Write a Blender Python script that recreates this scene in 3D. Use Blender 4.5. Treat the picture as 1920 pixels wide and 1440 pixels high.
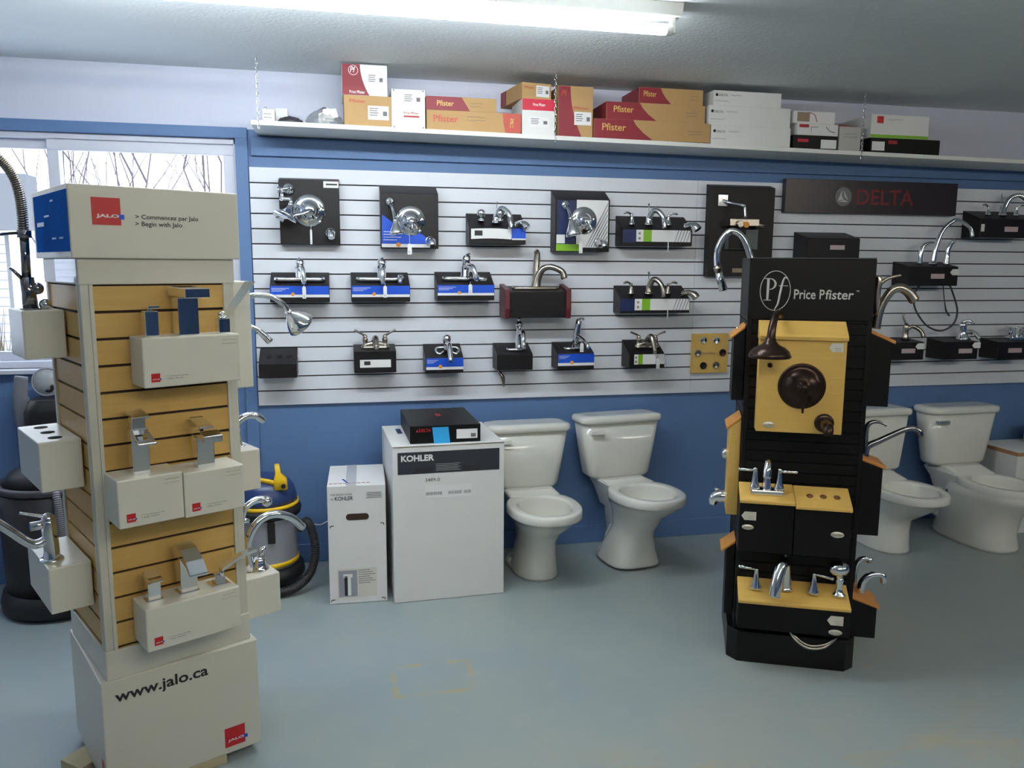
import bpy, math, random
import numpy as np
from math import sin, cos, pi, radians, sqrt, atan2, tan
from mathutils import Vector, Matrix

for o in list(bpy.data.objects):
    bpy.data.objects.remove(o)
SC = bpy.context.scene
COL = SC.collection

# ------------------------------------------------------------------ camera
FPX = 1500.44
CAM = Vector((0.4067, -4.3303, 1.6192)); YAW, PIT, ROL = .2172, .1471, .0058
FW = Vector((sin(YAW)*cos(PIT), cos(YAW)*cos(PIT), -sin(PIT)))
_r0 = Vector((cos(YAW), -sin(YAW), 0)); _u0 = _r0.cross(FW)
RT = _r0*cos(ROL) + _u0*sin(ROL); UP = -_r0*sin(ROL) + _u0*cos(ROL)
cd = bpy.data.cameras.new('camera'); cam = bpy.data.objects.new('camera', cd); COL.objects.link(cam)
cd.sensor_width = 36; cd.lens = FPX/1920*36; cd.clip_start = .05; cd.clip_end = 300
M = Matrix.Identity(4)
for i in range(3):
    M[i][0] = RT[i]; M[i][1] = UP[i]; M[i][2] = -FW[i]; M[i][3] = CAM[i]
cam.matrix_world = M
SC.camera = cam

# ------------------------------------------------------------------ look, world, light levels
SC.view_settings.view_transform = 'Standard'; SC.view_settings.look = 'None'
SC.view_settings.gamma = 1; SC.view_settings.use_curve_mapping = False
SC.view_settings.exposure = 1.0
W_ = bpy.data.worlds.new('world'); SC.world = W_; W_.use_nodes = True
bg = W_.node_tree.nodes['Background']; bg.inputs[0].default_value = (.86, .92, 1, 1); bg.inputs[1].default_value = 1.9
TUBE_STRENGTH = 34.0          # the fluorescent tube in view
FILL_STRENGTH = 30.0          # unseen tubes added to brighten the room

# ------------------------------------------------------------------ helpers
def ray(u, v): return FW + RT*((u-960)/FPX) - UP*((v-720)/FPX)
def at(u, v, y=0.0):
    d = ray(u, v); return CAM + d*((y-CAM.y)/d.y)
def atz(u, v, z=0.0):
    d = ray(u, v); return CAM + d*((z-CAM.z)/d.z)
def on(F, u, v, out=0.0):
    x, y, a = F; n = Vector((sin(a), -cos(a), 0)); t = Vector((cos(a), sin(a), 0))
    o = Vector((x, y, 0)) + n*out; d = ray(u, v); k = (o-CAM).dot(n)/d.dot(n); p = CAM + d*k
    return (p-o).dot(t), p.z
def wloc(F, a, z, out=0.0):
    x, y, g = F
    return (x + a*cos(g) + out*sin(g), y + a*sin(g) - out*cos(g), z)

def lin(c):
    c = c/255.0
    return c/12.92 if c <= .04045 else ((c+.055)/1.055)**2.4
def S(r, g, b): return (lin(r), lin(g), lin(b), 1)

def mat(name, col, rough=.5, metal=0.0, spec=.5, coat=0.0, noise=0.0, nscale=8, bump=0.0, bscale=200, trans=0.0, alpha=1.0, emis=None, estr=0.0):
    m = bpy.data.materials.new(name); m.use_nodes = True; nt = m.node_tree; b = nt.nodes['Principled BSDF']
    b.inputs['Base Color'].default_value = col; b.inputs['Roughness'].default_value = rough
    b.inputs['Metallic'].default_value = metal; b.inputs['Specular IOR Level'].default_value = spec
    b.inputs['Coat Weight'].default_value = coat; b.inputs['Transmission Weight'].default_value = trans
    b.inputs['Alpha'].default_value = alpha
    if emis: b.inputs['Emission Color'].default_value = emis; b.inputs['Emission Strength'].default_value = estr
    tc = nt.nodes.new('ShaderNodeTexCoord')
    nz = nt.nodes.new('ShaderNodeTexNoise'); nz.inputs['Scale'].default_value = nscale; nz.inputs['Detail'].default_value = 4
    nt.links.new(tc.outputs['Object'], nz.inputs['Vector'])
    if not emis:
        mx = nt.nodes.new('ShaderNodeMix'); mx.data_type = 'RGBA'; mx.blend_type = 'MIX'
        k = max(noise, .04)
        mx.inputs[6].default_value = (col[0]*(1-k), col[1]*(1-k), col[2]*(1-k), 1)
        mx.inputs[7].default_value = (min(1, col[0]*(1+k)), min(1, col[1]*(1+k)), min(1, col[2]*(1+k)), 1)
        nt.links.new(nz.outputs['Fac'], mx.inputs[0]); nt.links.new(mx.outputs[2], b.inputs['Base Color'])
    if bump:
        n2 = nt.nodes.new('ShaderNodeTexNoise'); n2.inputs['Scale'].default_value = bscale; n2.inputs['Detail'].default_value = 3
        nt.links.new(tc.outputs['Object'], n2.inputs['Vector'])
        bp = nt.nodes.new('ShaderNodeBump'); bp.inputs['Strength'].default_value = bump; bp.inputs['Distance'].default_value = .004
        nt.links.new(n2.outputs['Fac'], bp.inputs['Height']); nt.links.new(bp.outputs['Normal'], b.inputs['Normal'])
    return m

def wood_mat(name, c1, c2, rough=.45):
    m = bpy.data.materials.new(name); m.use_nodes = True; nt = m.node_tree; b = nt.nodes['Principled BSDF']
    b.inputs['Roughness'].default_value = rough
    tc = nt.nodes.new('ShaderNodeTexCoord'); mp = nt.nodes.new('ShaderNodeMapping'); mp.inputs['Scale'].default_value = (3, 20, 45)
    nz = nt.nodes.new('ShaderNodeTexNoise'); nz.inputs['Scale'].default_value = 2.0; nz.inputs['Detail'].default_value = 6
    mx = nt.nodes.new('ShaderNodeMix'); mx.data_type = 'RGBA'; mx.inputs[6].default_value = c1; mx.inputs[7].default_value = c2
    nt.links.new(tc.outputs['Object'], mp.inputs[0]); nt.links.new(mp.outputs[0], nz.inputs['Vector'])
    nt.links.new(nz.outputs['Fac'], mx.inputs[0]); nt.links.new(mx.outputs[2], b.inputs['Base Color'])
    return m

m_blue = mat('blue_wall_paint', S(90, 122, 168), .55, noise=.05, bump=.15, bscale=90)
m_white_wall = mat('pale_wall_paint', S(205, 209, 226), .6, noise=.03, bump=.15, bscale=90)
m_ceil = mat('ceiling_texture', S(222, 228, 230), .8, noise=.04, bump=.6, bscale=60)
m_slat = mat('white_slatwall_laminate', S(222, 226, 234), .38, noise=.02)
m_groove = mat('slat_groove', S(38, 36, 40), .7)
m_shelf = mat('white_shelf_laminate', S(228, 230, 226), .45)
m_vinyl = mat('white_vinyl', S(214, 217, 230), .4)
m_maple = wood_mat('maple_laminate', S(196, 156, 84), S(216, 178, 104))
m_maple_groove = mat('maple_groove', S(52, 33, 20), .7)
m_beech = wood_mat('beech_plywood', S(204, 164, 80), S(220, 182, 102), .4)
m_cream = mat('cream_display_paint', S(214, 211, 198), .35, noise=.02)
m_creamblk = mat('white_gloss_display_block', S(222, 220, 208), .3, noise=.02)
m_alu = mat('cream_corner_extrusion', S(205, 203, 190), .4)
m_black = mat('black_laminate', S(11, 10, 10), .45, spec=.25, noise=.1)
m_blackd = mat('black_display_board', S(21, 18, 21), .45, spec=.35, noise=.1)
m_chrome = mat('chrome', (.82, .83, .85, 1), .07, 1)
m_nickel = mat('brushed_nickel', (.42, .38, .33, 1), .26, 1)
m_bronze = mat('oil_rubbed_bronze', (.045, .026, .02, 1), .28, .7)
m_porc = mat('porcelain', S(226, 226, 218), .12, coat=.5, noise=.015)
m_white = mat('white_paper', S(232, 232, 232), .6)
m_cardwhite = mat('white_carton', S(226, 226, 224), .6, noise=.03)
m_card = mat('brown_carton', S(184, 148, 98), .7, noise=.06)
m_red = mat('red_print', S(168, 36, 40), .5)
m_crimson = mat('crimson_print', S(202, 26, 60), .5)
m_logored = mat('logo_red', S(196, 30, 38), .4)
m_blueprint = mat('blue_print', S(20, 80, 200), .4)
m_navy = mat('navy_print', S(16, 34, 84), .4)
m_green = mat('green_print', S(130, 186, 40), .4)
m_ink = mat('black_ink', S(38, 38, 42), .6)
m_greyink = mat('grey_ink', S(110, 110, 112), .6)
m_tan_ink = mat('brown_pencil', S(150, 130, 110), .6)
m_orange = mat('orange_seal', S(226, 150, 50), .5)
m_silver_ink = mat('silver_lettering', S(190, 190, 186), .4)
m_sticky = mat('sticky_note_blue', S(40, 160, 220), .6)
m_burg = mat('burgundy_wood', S(90, 28, 38), .4, noise=.15)
m_grey_plastic = mat('grey_plastic', S(150, 152, 160), .5)
m_dkgrey = mat('dark_grey_plastic', S(62, 62, 66), .45)
m_yellow = mat('yellow_plastic', S(236, 190, 20), .35)
m_vacblue = mat('vacuum_blue_plastic', S(38, 60, 110), .3)
m_rubber = mat('black_rubber', S(22, 22, 24), .5)
m_snow = mat('snow', S(240, 244, 250), .8, noise=.02)
m_siding = mat('white_siding', S(196, 198, 206), .7)
m_roof = mat('grey_roof', S(120, 122, 126), .8)
m_bark = mat('bare_branches', S(112, 100, 108), .9)
m_bush = mat('brown_twigs', S(96, 84, 66), .9, noise=.2)
m_glassbag = mat('clear_plastic_bag', S(200, 205, 206), .12, trans=.75, alpha=.55)
m_hole = mat('drilled_hole', S(10, 9, 9), .8)
m_tube = mat('fluorescent_tube', (1, 1, 1, 1), .5, emis=(.90, .96, 1, 1), estr=TUBE_STRENGTH)
m_fill_tube = mat('fill_tube_warm', (1, 1, 1, 1), .5, emis=(1, .93, .80, 1), estr=FILL_STRENGTH)  # warm glow for the added tubes out of view
m_brown = mat('wooden_offcut', S(196, 184, 148), .7, noise=.15)

def glass_mat():
    m = bpy.data.materials.new('window_glass'); m.use_nodes = True; nt = m.node_tree
    for n in list(nt.nodes): nt.nodes.remove(n)
    o = nt.nodes.new('ShaderNodeOutputMaterial'); t = nt.nodes.new('ShaderNodeBsdfTransparent'); g = nt.nodes.new('ShaderNodeBsdfGlossy')
    g.inputs['Roughness'].default_value = .02; t.inputs[0].default_value = (.93, .95, .97, 1)
    mx = nt.nodes.new('ShaderNodeMixShader'); mx.inputs[0].default_value = .06
    nt.links.new(t.outputs[0], mx.inputs[1]); nt.links.new(g.outputs[0], mx.inputs[2]); nt.links.new(mx.outputs[0], o.inputs[0])
    return m
m_glass = glass_mat()

def floor_mat():
    m = bpy.data.materials.new('worn_painted_floor'); m.use_nodes = True; nt = m.node_tree; b = nt.nodes['Principled BSDF']
    L = nt.links.new
    tc = nt.nodes.new('ShaderNodeTexCoord')
    def noise(sc, det=4, mp=None):
        n = nt.nodes.new('ShaderNodeTexNoise'); n.inputs['Scale'].default_value = sc; n.inputs['Detail'].default_value = det
        if mp:
            k = nt.nodes.new('ShaderNodeMapping'); k.inputs['Scale'].default_value = mp; k.inputs['Rotation'].default_value = (0, 0, .5); L(tc.outputs['Object'], k.inputs[0]); L(k.outputs[0], n.inputs['Vector'])
        else: L(tc.outputs['Object'], n.inputs['Vector'])
        return n
    def ramp(src, p0, p1):
        r = nt.nodes.new('ShaderNodeMapRange'); r.inputs[1].default_value = p0; r.inputs[2].default_value = p1; L(src, r.inputs[0]); return r.outputs[0]
    def mix(f, a, c):
        x = nt.nodes.new('ShaderNodeMix'); x.data_type = 'RGBA'
        L(f, x.inputs[0])
        for i, q in ((6, a), (7, c)):
            if isinstance(q, tuple): x.inputs[i].default_value = q
            else: L(q, x.inputs[i])
        return x.outputs[2]
    def mth(op, a, c=None):
        x = nt.nodes.new('ShaderNodeMath'); x.operation = op
        for i, q in ((0, a), (1, c)):
            if q is None: continue
            if isinstance(q, (int, float)): x.inputs[i].default_value = q
            else: L(q, x.inputs[i])
        return x.outputs[0]
    base = mix(ramp(noise(1.3).outputs['Fac'], .35, .65), S(142, 157, 163), S(154, 163, 160))
    base = mix(mth('MULTIPLY', ramp(noise(9, 6).outputs['Fac'], .5, .75), .35), base, S(160, 166, 160))
    # ochre worn streaks near the front right and front left
    sep = nt.nodes.new('ShaderNodeSeparateXYZ'); L(tc.outputs['Object'], sep.inputs[0])
    X, Y = sep.outputs[0], sep.outputs[1]
    st = ramp(noise(2.2, 7, (1.2, 4.5, 1)).outputs['Fac'], .50, .68)
    near = ramp(Y, -1.9, -2.35)
    w = mth('MULTIPLY', mth('MULTIPLY', st, near), .8)
    base = mix(w, base, S(176, 160, 112))
    # scuffed ochre outline left by a removed box
    p0, p1 = STAIN
    cx, cy, hx, hy = (p0[0]+p1[0])/2, (p0[1]+p1[1])/2, abs(p1[0]-p0[0])/2, abs(p1[1]-p0[1])/2
    dx = mth('SUBTRACT', mth('ABSOLUTE', mth('SUBTRACT', X, cx)), hx)
    dy = mth('SUBTRACT', mth('ABSOLUTE', mth('SUBTRACT', Y, cy)), hy)
    dd = mth('ABSOLUTE', mth('MAXIMUM', dx, dy))
    line = ramp(dd, .016, .004)
    brk = ramp(noise(14, 5).outputs['Fac'], .40, .60)
    base = mix(mth('MULTIPLY', mth('MULTIPLY', line, brk), .7), base, S(178, 158, 92))
    L(base, b.inputs['Base Color']); b.inputs['Roughness'].default_value = .42
    bp = nt.nodes.new('ShaderNodeBump'); bp.inputs['Strength'].default_value = .15; bp.inputs['Distance'].default_value = .004
    L(noise(5, 6).outputs['Fac'], bp.inputs['Height']); L(bp.outputs['Normal'], b.inputs['Normal'])
    return m
STAIN = (atz(735, 1252), atz(893, 1291))
STAIN = ((STAIN[0].x, STAIN[0].y), (STAIN[1].x, STAIN[1].y))

class G:
    """collects shapes that become one mesh"""
    def __init__(s): s.v = []; s.f = []; s.m = []; s.s = []
    def add(s, vs, fs, mi=0, sm=False):
        n = len(s.v); s.v += [tuple(p) for p in vs]
        for f in fs: s.f.append(tuple(i+n for i in f)); s.m.append(mi); s.s.append(sm)
        return s
    def box(s, x0, x1, y0, y1, z0, z1, mi=0):
        vs = [(x, y, z) for z in (z0, z1) for y in (y0, y1) for x in (x0, x1)]
        return s.add(vs, [(0, 2, 3, 1), (4, 5, 7, 6), (0, 1, 5, 4), (1, 3, 7, 5), (3, 2, 6, 7), (2, 0, 4, 6)], mi)
    def prism(s, prof, x0, x1, mi=0, axis='x'):
        n = len(prof)
        def P(t, a, b): return (t, a, b) if axis == 'x' else ((a, b, t) if axis == 'z' else (a, t, b))
        vs = [P(x0, *p) for p in prof] + [P(x1, *p) for p in prof]
        fs = [tuple(range(n)), tuple(range(2*n-1, n-1, -1))] + [(i, i+n, (i+1) % n+n, (i+1) % n) for i in range(n)]
        return s.add(vs, fs, mi)
    def loft(s, rings, mi=0, cap0=True, cap1=True, sm=True):
        n = len(rings[0]); vs = [p for r in rings for p in r]; fs = []
        for k in range(len(rings)-1):
            for i in range(n):
                j = (i+1) % n; fs.append((k*n+i, k*n+j, (k+1)*n+j, (k+1)*n+i))
        s.add(vs, fs, mi, sm)
        b = len(s.v)-len(vs)
        if cap0: s.f.append(tuple(b+i for i in reversed(range(n)))); s.m.append(mi); s.s.append(False)
        if cap1: s.f.append(tuple(b+(len(rings)-1)*n+i for i in range(n))); s.m.append(mi); s.s.append(False)
        return s
    def tube(s, pts, r, n=12, mi=0, smooth=0, flat=1.0):
        P = [Vector(p) for p in pts]; R = list(r) if hasattr(r, '__len__') else [r]*len(P)
        if smooth:
            NP, NR = [], []
            for i in range(len(P)-1):
                a, b, c, d = P[max(i-1, 0)], P[i], P[i+1], P[min(i+2, len(P)-1)]
                for k in range(smooth):
                    t = k/smooth
                    NP.append(.5*((2*b)+(c-a)*t+(2*a-5*b+4*c-d)*t*t+(-a+3*b-3*c+d)*t**3)); NR.append(R[i]*(1-t)+R[i+1]*t)
            NP.append(P[-1]); NR.append(R[-1]); P, R = NP, NR
        T = []
        for i in range(len(P)):
            d = (P[min(i+1, len(P)-1)]-P[max(i-1, 0)]); T.append(d.normalized())
        ref = Vector((1, 0, 0)) if abs(T[0].x) < .9 else Vector((0, 1, 0))
        N = (ref - T[0]*ref.dot(T[0])).normalized(); rings = []
        for i in range(len(P)):
            N = (N - T[i]*N.dot(T[i]))
            if N.length < 1e-5: N = T[i].orthogonal()
            N.normalize(); B = T[i].cross(N)
            rings.append([P[i]+N*cos(2*pi*k/n)*R[i]+B*sin(2*pi*k/n)*R[i]*flat for k in range(n)])
        return s.loft(rings, mi)
    def lathe(s, prof, c=(0, 0, 0), d=(0, 0, 1), n=24, mi=0):
        d = Vector(d).normalized(); c = Vector(c); a = d.orthogonal().normalized(); b = d.cross(a)
        rings = [[c+d*z+a*cos(2*pi*k/n)*max(r, 1e-5)+b*sin(2*pi*k/n)*max(r, 1e-5) for k in range(n)] for r, z in prof]
        return s.loft(rings, mi)
    def cyl(s, p, q, r, n=20, mi=0): return s.tube([p, q], r, n, mi)
    def ball(s, c, r, mi=0, sc=(1, 1, 1), n=16):
        rings = []
        for i in range(n//2+1):
            t = pi*i/(n//2); rr = max(sin(t), 1e-3)
            rings.append([(c[0]+r*sc[0]*rr*cos(2*pi*k/n), c[1]+r*sc[1]*rr*sin(2*pi*k/n), c[2]-r*sc[2]*cos(t)) for k in range(n)])
        return s.loft(rings, mi)
    def torus(s, c, R, r, d=(0, 0, 1), n=28, m=10, mi=0, arc=(0, 2*pi)):
        d = Vector(d).normalized(); a = d.orthogonal().normalized(); b = d.cross(a); c = Vector(c)
        full = abs(arc[1]-arc[0]-2*pi) < 1e-6
        pts = [c+(a*cos(arc[0]+(arc[1]-arc[0])*k/n)+b*sin(arc[0]+(arc[1]-arc[0])*k/n))*R for k in range(n+1)]
        return s.tube(pts, r, m, mi)

def build(name, g, mats, parent=None, bev=0.0, loc=None, rotz=0.0, sub=0, seg=2):
    me = bpy.data.meshes.new(name); me.from_pydata(g.v, [], g.f)
    me.polygons.foreach_set('material_index', g.m); me.polygons.foreach_set('use_smooth', g.s)
    for m in (mats if isinstance(mats, (list, tuple)) else [mats]): me.materials.append(m)
    import bmesh
    bm = bmesh.new(); bm.from_mesh(me); bmesh.ops.recalc_face_normals(bm, faces=bm.faces); bm.to_mesh(me); bm.free()
    me.update()
    o = bpy.data.objects.new(name, me); COL.objects.link(o)
    if loc is not None: o.location = loc
    o.rotation_euler.z = rotz
    if parent: o.parent = parent
    if bev:
        b = o.modifiers.new('bevel', 'BEVEL'); b.width = bev; b.segments = seg; b.limit_method = 'ANGLE'; b.angle_limit = radians(40)
    if sub:
        b = o.modifiers.new('sub', 'SUBSURF'); b.levels = sub; b.render_levels = sub
    return o
def part(name, g, mats, parent, bev=0.0, label=None, **k):
    o = build(name, g, mats, parent, bev, **k)
    if label: o['label'] = label
    return o
def tag(o, label, cat, group=None):
    o['label'] = label; o['category'] = cat
    if group: o['group'] = group
    return o
def thing(name, label, cat, loc=(0, 0, 0), rotz=0.0, group=None):
    o = bpy.data.objects.new(name, None); COL.objects.link(o); o.location = loc; o.rotation_euler.z = rotz
    o.empty_display_size = .05
    return tag(o, label, cat, group)
def struct(name, g, mats, bev=0.0, **k):
    o = build(name, g, mats, None, bev, **k); o['kind'] = 'structure'; return o

def text_g(s, x, z, w, h, y, mi=0, shear=0.0, bold=0.012):
    """flat printed lettering on a face that looks along -y, fitted to width w and height h; returns G"""
    c = bpy.data.curves.new('t', 'FONT'); c.body = s; c.size = 1; c.resolution_u = 3; c.shear = shear; c.offset = bold
    o = bpy.data.objects.new('t', c); COL.objects.link(o)
    dg = bpy.context.evaluated_depsgraph_get(); me = bpy.data.meshes.new_from_object(o.evaluated_get(dg))
    vs = np.array([v.co[:] for v in me.vertices]); g = G()
    x0, x1 = vs[:, 0].min(), vs[:, 0].max(); z0, z1 = vs[:, 1].min(), vs[:, 1].max()
    P = [(x+(p[0]-x0)/(x1-x0)*w, y, z+(p[1]-z0)/(z1-z0)*h) for p in vs]
    g.add(P, [tuple(f.vertices) for f in me.polygons], mi)
    bpy.data.objects.remove(o); bpy.data.curves.remove(c); bpy.data.meshes.remove(me)
    return g
def lettering(s, x, z, w, h, y, m, parent, name='lettering', shear=0.0, label=None, bold=0.012):
    return part(name, text_g(s, x, z, w, h, y, shear=shear, bold=bold), m, parent, label=label)
def patch(x0, x1, z0, z1, y, t=.0006): return G().box(x0, x1, y-t, y, z0, z1)

# ------------------------------------------------------------------ the room
WY = .019           # painted wall face, behind the slatwall
ZC = 2.572; H0 = .883; HT = H0+1.219
XL, XR, YF = -3.2, 7.6, -8.2
WX0, WX1, WZ0, WZ1 = -2.9, -.062, 1.10, 2.240        # window opening
struct('floor', G().box(XL-.1, XR+.1, YF-.1, .25, -.1, 0), floor_mat())
struct('ceiling', G().box(XL-.1, XR+.1, YF-.1, .25, ZC, ZC+.1), m_ceil)
g = G(); ZS = 2.262
g.box(XL, WX0, WY, .16, 0, ZS+.025, 0); g.box(WX1, XR, WY, .16, 0, ZS+.025, 0); g.box(WX0, WX1, WY, .16, 0, WZ0, 0); g.box(WX0, WX1, WY, .16, WZ1, ZS+.025, 0)
g.box(XL, XR, WY, .16, ZS+.025, ZC, 1)
struct('wall_back', g, [m_blue, m_white_wall])
struct('wall_left', G().box(XL-.1, XL, YF, .16, 0, ZC), m_white_wall)
struct('wall_right', G().box(XR, XR+.1, YF, .16, 0, ZC), m_blue)
g = G(); g.box(XL, XR, YF-.1, YF, 0, 2.28, 0); g.box(XL, XR, YF-.1, YF, 2.28, ZC, 1)
struct('wall_front', g, [m_blue, m_white_wall])
struct('baseboard_back', G().box(XL, XR, WY-.010, WY, 0, .105), m_blue, bev=.003)
# blue casing boards round the window and the blue board that runs under the shelf
g = G(); g.box(WX0-.06, -.003, -.004, WY, WZ1, ZS+.030); g.box(WX1, -.003, -.004, WY, .50, WZ1)
struct('trim_1', g, m_blue, bev=.002)
struct('trim_2', G().box(.012, XR, -.001, WY, 2.158, 2.250), m_blue, bev=.003)
# sliding window
g = G(); g.box(WX0, WX1, .03, .12, WZ1-.028, WZ1+.0); g.box(WX0, WX1, .03, .12, WZ0, WZ0+.035); g.box(WX1-.012, WX1, .03, .12, WZ0, WZ1); g.box(WX0, WX0+.05, .03, .12, WZ0, WZ1)
wf = struct('window_1', g, m_vinyl, bev=.003)
def sash(x0, x1, z0, z1, y, w, nm):
    s = G(); s.box(x0, x1, y, y+.03, z1-w, z1); s.box(x0, x1, y, y+.03, z0, z0+w); s.box(x0, x0+w, y, y+.03, z0+w, z1-w); s.box(x1-w, x1, y, y+.03, z0+w, z1-w)
    o = part(nm, s, m_vinyl, wf, bev=.003)
    part('glass_pane', G().box(x0+w, x1-w, y+.012, y+.016, z0+w, z1-w), m_glass, o)
sash(-.935, WX1-.012, WZ0+.035, WZ1-.028, .045, .052, 'sliding_sash')
sash(WX0+.05, -.885, WZ0+.035, WZ1-.028, .085, .045, 'fixed_sash')
part('window_sill', G().box(WX0, WX1, -.03, .12, WZ0-.022, WZ0), m_vinyl, wf, bev=.004)

# slatwall panels
def slatwall(x0, x1, label):
    g = G(); g.box(x0, x1, .010, WY-.0015, H0, HT, 1)
    p = 1.219/16
    for k in range(16):
        a = H0+k*p+(.0 if k == 0 else .0035); b = H0+(k+1)*p-(.0 if k == 15 else .0035)
        g.box(x0+.001, x1-.001, 0, .011, a, b, 0)
    o = build('slatwall_panel', g, [m_slat, m_groove]); tag(o, label, 'wall panel', 'white slatwall panels'); return o
slatwall(0, 2.438, 'white slatwall panel on the blue wall, left one beside the window')
slatwall(2.438, 4.876, 'white slatwall panel on the blue wall, right one behind the dark sign')
slatwall(4.876, 7.314, 'white slatwall panel at the far right edge, beyond the dark sign')

# shelf hung on chains
SX0, SX1, SY = .045, 7.2, -.30
def shz(x): return 2.283-.0095*x         # shelf top, it sags a little to the right
g = G()
for (y0, y1) in ((SY, WY),):
    vs = [(x, y, shz(x)-t) for t in (.022, 0) for y in (y0, y1) for x in (SX0, SX1)]
    g.add(vs, [(0, 2, 3, 1), (4, 5, 7, 6), (0, 1, 5, 4), (1, 3, 7, 5), (3, 2, 6, 7), (2, 0, 4, 6)])
tag(build('wall_shelf', g, m_shelf, bev=.0015), 'long white shelf under the ceiling carrying cartons', 'shelf')
def chain(x, lab):
    g = G(); z = ZC-.006; k = 0; y = SY-.006
    while z > shz(x)-.03:
        pts = []
        for i in range(13):
            a = 2*pi*i/12; u_, w_ = .0055*cos(a), .012*sin(a)
            pts.append((x+(u_ if k % 2 else 0), y+(0 if k % 2 else u_), z-.006+w_))
        g.tube(pts, .0014, 6); z -= .018; k += 1
    tag(build('chain', g, m_chrome), lab, 'chain', 'chains holding the shelf')
chain(at(483, 170, SY).x, 'thin steel chain at the left end of the high shelf')
chain(at(1041, 190, SY).x, 'thin steel chain in front of the upright brown and red carton')
chain(at(1618, 230, SY).x, 'thin steel chain at the right group of cartons on the shelf')

# fluorescent fixtures: one in view, the others added out of view
def fixture(x0, x1, y, mt, label):
    t = thing('ceiling_light', label, 'light', ((x0+x1)/2, y, ZC)); h = (x1-x0)/2
    g = G().prism([(-.045, 0), (.045, 0), (.032, -.045), (-.032, -.045)], -h-.03, h+.03)
    part('housing', g, m_shelf, t, bev=.003)
    part('tube', G().cyl((-h, 0, -.086), (h, 0, -.086), .0195, 20), mt, t)
    for s in (-1, 1):
        g = G().box(s*h-.004 if s > 0 else s*h-.014, s*h+.014 if s > 0 else s*h+.004, -.012, .012, -.10, -.04)
        g.cyl((s*(h-.022), 0, -.086), (s*(h+.002), 0, -.086), .0205, 20)
        part('lamp_holder', g, m_shelf, t, bev=.002)
    return t
fixture(-.79, 1.65, -1.40, m_tube, 'long bare fluorescent tube light on the ceiling above the cartons')
fixture(.2, 2.6, -4.25, m_fill_tube, 'added unseen tube light above the camera, brightening the room')  # unseen fixture, added to light the faces turned to the camera
fixture(3.4, 5.8, -4.25, m_fill_tube, 'added unseen tube light to the right of the camera, brightening the right side')  # unseen fixture, added to lift the dim right side

# ------------------------------------------------------------------ outdoors
struct('snow_ground', G().box(-60, 60, .4, 90, -.5, -.30), m_snow)
t = thing('house', 'white sided neighbouring building with a grey gable seen through the window', 'building', (-4.6, 8.0, -.3))
g = G(); g.box(-6, .62, 0, .15, 0, 2.32, 1)
for k in range(19): g.prism([(-.02, k*.12+.005), (0, k*.12+.005), (0, k*.12+.118), (-.004, k*.12+.118)], -6, .62, 0)
part('wall', g, [m_siding, m_roof], t)
part('roof', G().box(-6, .98, -.12, .3, 2.36, 3.10), m_roof, t)
g = G(); g.box(-2.0, .42, -.05, 0, 0.3, 2.26); part('garage_door', g, m_grey_plastic, t)
random.seed(4)
def tree(x, y, h, n, label):
    g = G()
    def br(p, d, L, r, k):
        q = p; pts = [p]; rs = [r]
        for i in range(3):
            d = (d+Vector((random.uniform(-.12, .12), random.uniform(-.12, .12), .05))).normalized(); q = q+d*(L/3); pts.append(q); rs.append(r*(1-.2*(i+1)))
        g.tube(pts, rs, 5)
        if k > 0:
            for j in range(3):
                b = pts[1+j % 3]; dd = (d+Vector((random.uniform(-.75, .75), random.uniform(-.4, .4), random.uniform(0, .35)))).normalized()
                br(b, dd, L*.66, r*.5, k-1)
    for i in range(n):
        br(Vector((random.uniform(-.25, .25)*n*.5, random.uniform(-.2, .2), -.3)), Vector((random.uniform(-.22, .22), 0, 1)).normalized(), h, .035, 3)
    tag(build('bare_tree', g, m_bark, loc=(x, y, 0)), label, 'tree', 'bare trees outside the window')
tree(-2.9, 9.5, 3.3, 6, 'leafless tree outside the window, left of the two above the tower header')
tree(-1.3, 11.8, 3.8, 5, 'leafless tree outside the window, right of the two above the tower header')
g = G()
for i in range(160):
    a = random.uniform(0, 2*pi); p = Vector((random.uniform(-.15, .15), random.uniform(-.1, .1), 0)); e = Vector((cos(a)*random.uniform(.1, .5), sin(a)*.3, random.uniform(.5, 1.45)))
    g.tube([p, p+e*.5+Vector((0, 0, .08)), p+e], [.008, .006, .002], 4)
tag(build('bush', g, m_bush, loc=(-3.05, 5.0, -.3)), 'bare brown bush outside at the left edge of the window', 'bush')

# ------------------------------------------------------------------ things hung on a slatted face
WALL = (0.0, 0.0, 0.0)
class Ctx:
    """a thing hung on a face F; p(u, v, out) gives the local point seen at (u, v) a distance out from the face"""
    def __init__(s, name, label, cat, F, a0, z0, group=None):
        s.F, s.a0, s.z0 = F, a0, z0
        s.t = thing(name, label, cat, wloc(F, a0, z0), F[2], group)
    def p(s, u, v, out):
        a, z = on(s.F, u, v, out); return Vector((a-s.a0, -out, z-s.z0))
def block(u0, u1, vbt, vft, vfb, out, label, F=WALL, m=None, name='faucet_display', cat='faucet display', group=None, uv=None):
    a0 = on(F, u0, (vft+vfb)/2, out)[0]; a1 = on(F, u1, (vft+vfb)/2, out)[0]; um = (u0+u1)/2
    z0 = on(F, um, vfb, out)[1]; zf = on(F, um, vft, out)[1]; zb = on(F, um, vbt, .002)[1]
    c = Ctx(name, label, cat, F, a0, z0, group)
    c.W, c.Hf, c.Hb, c.out = a1-a0, zf-z0, zb-z0, out
    g = G().prism([(0, 0), (-out, 0), (-out, c.Hf), (0, c.Hb)], 0, c.W)
    part('display_block', g, m or m_blackd, c.t, bev=.0025)
    c.top = lambda y: c.Hb+(c.Hf-c.Hb)*(-y/out)
    return c
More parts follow.
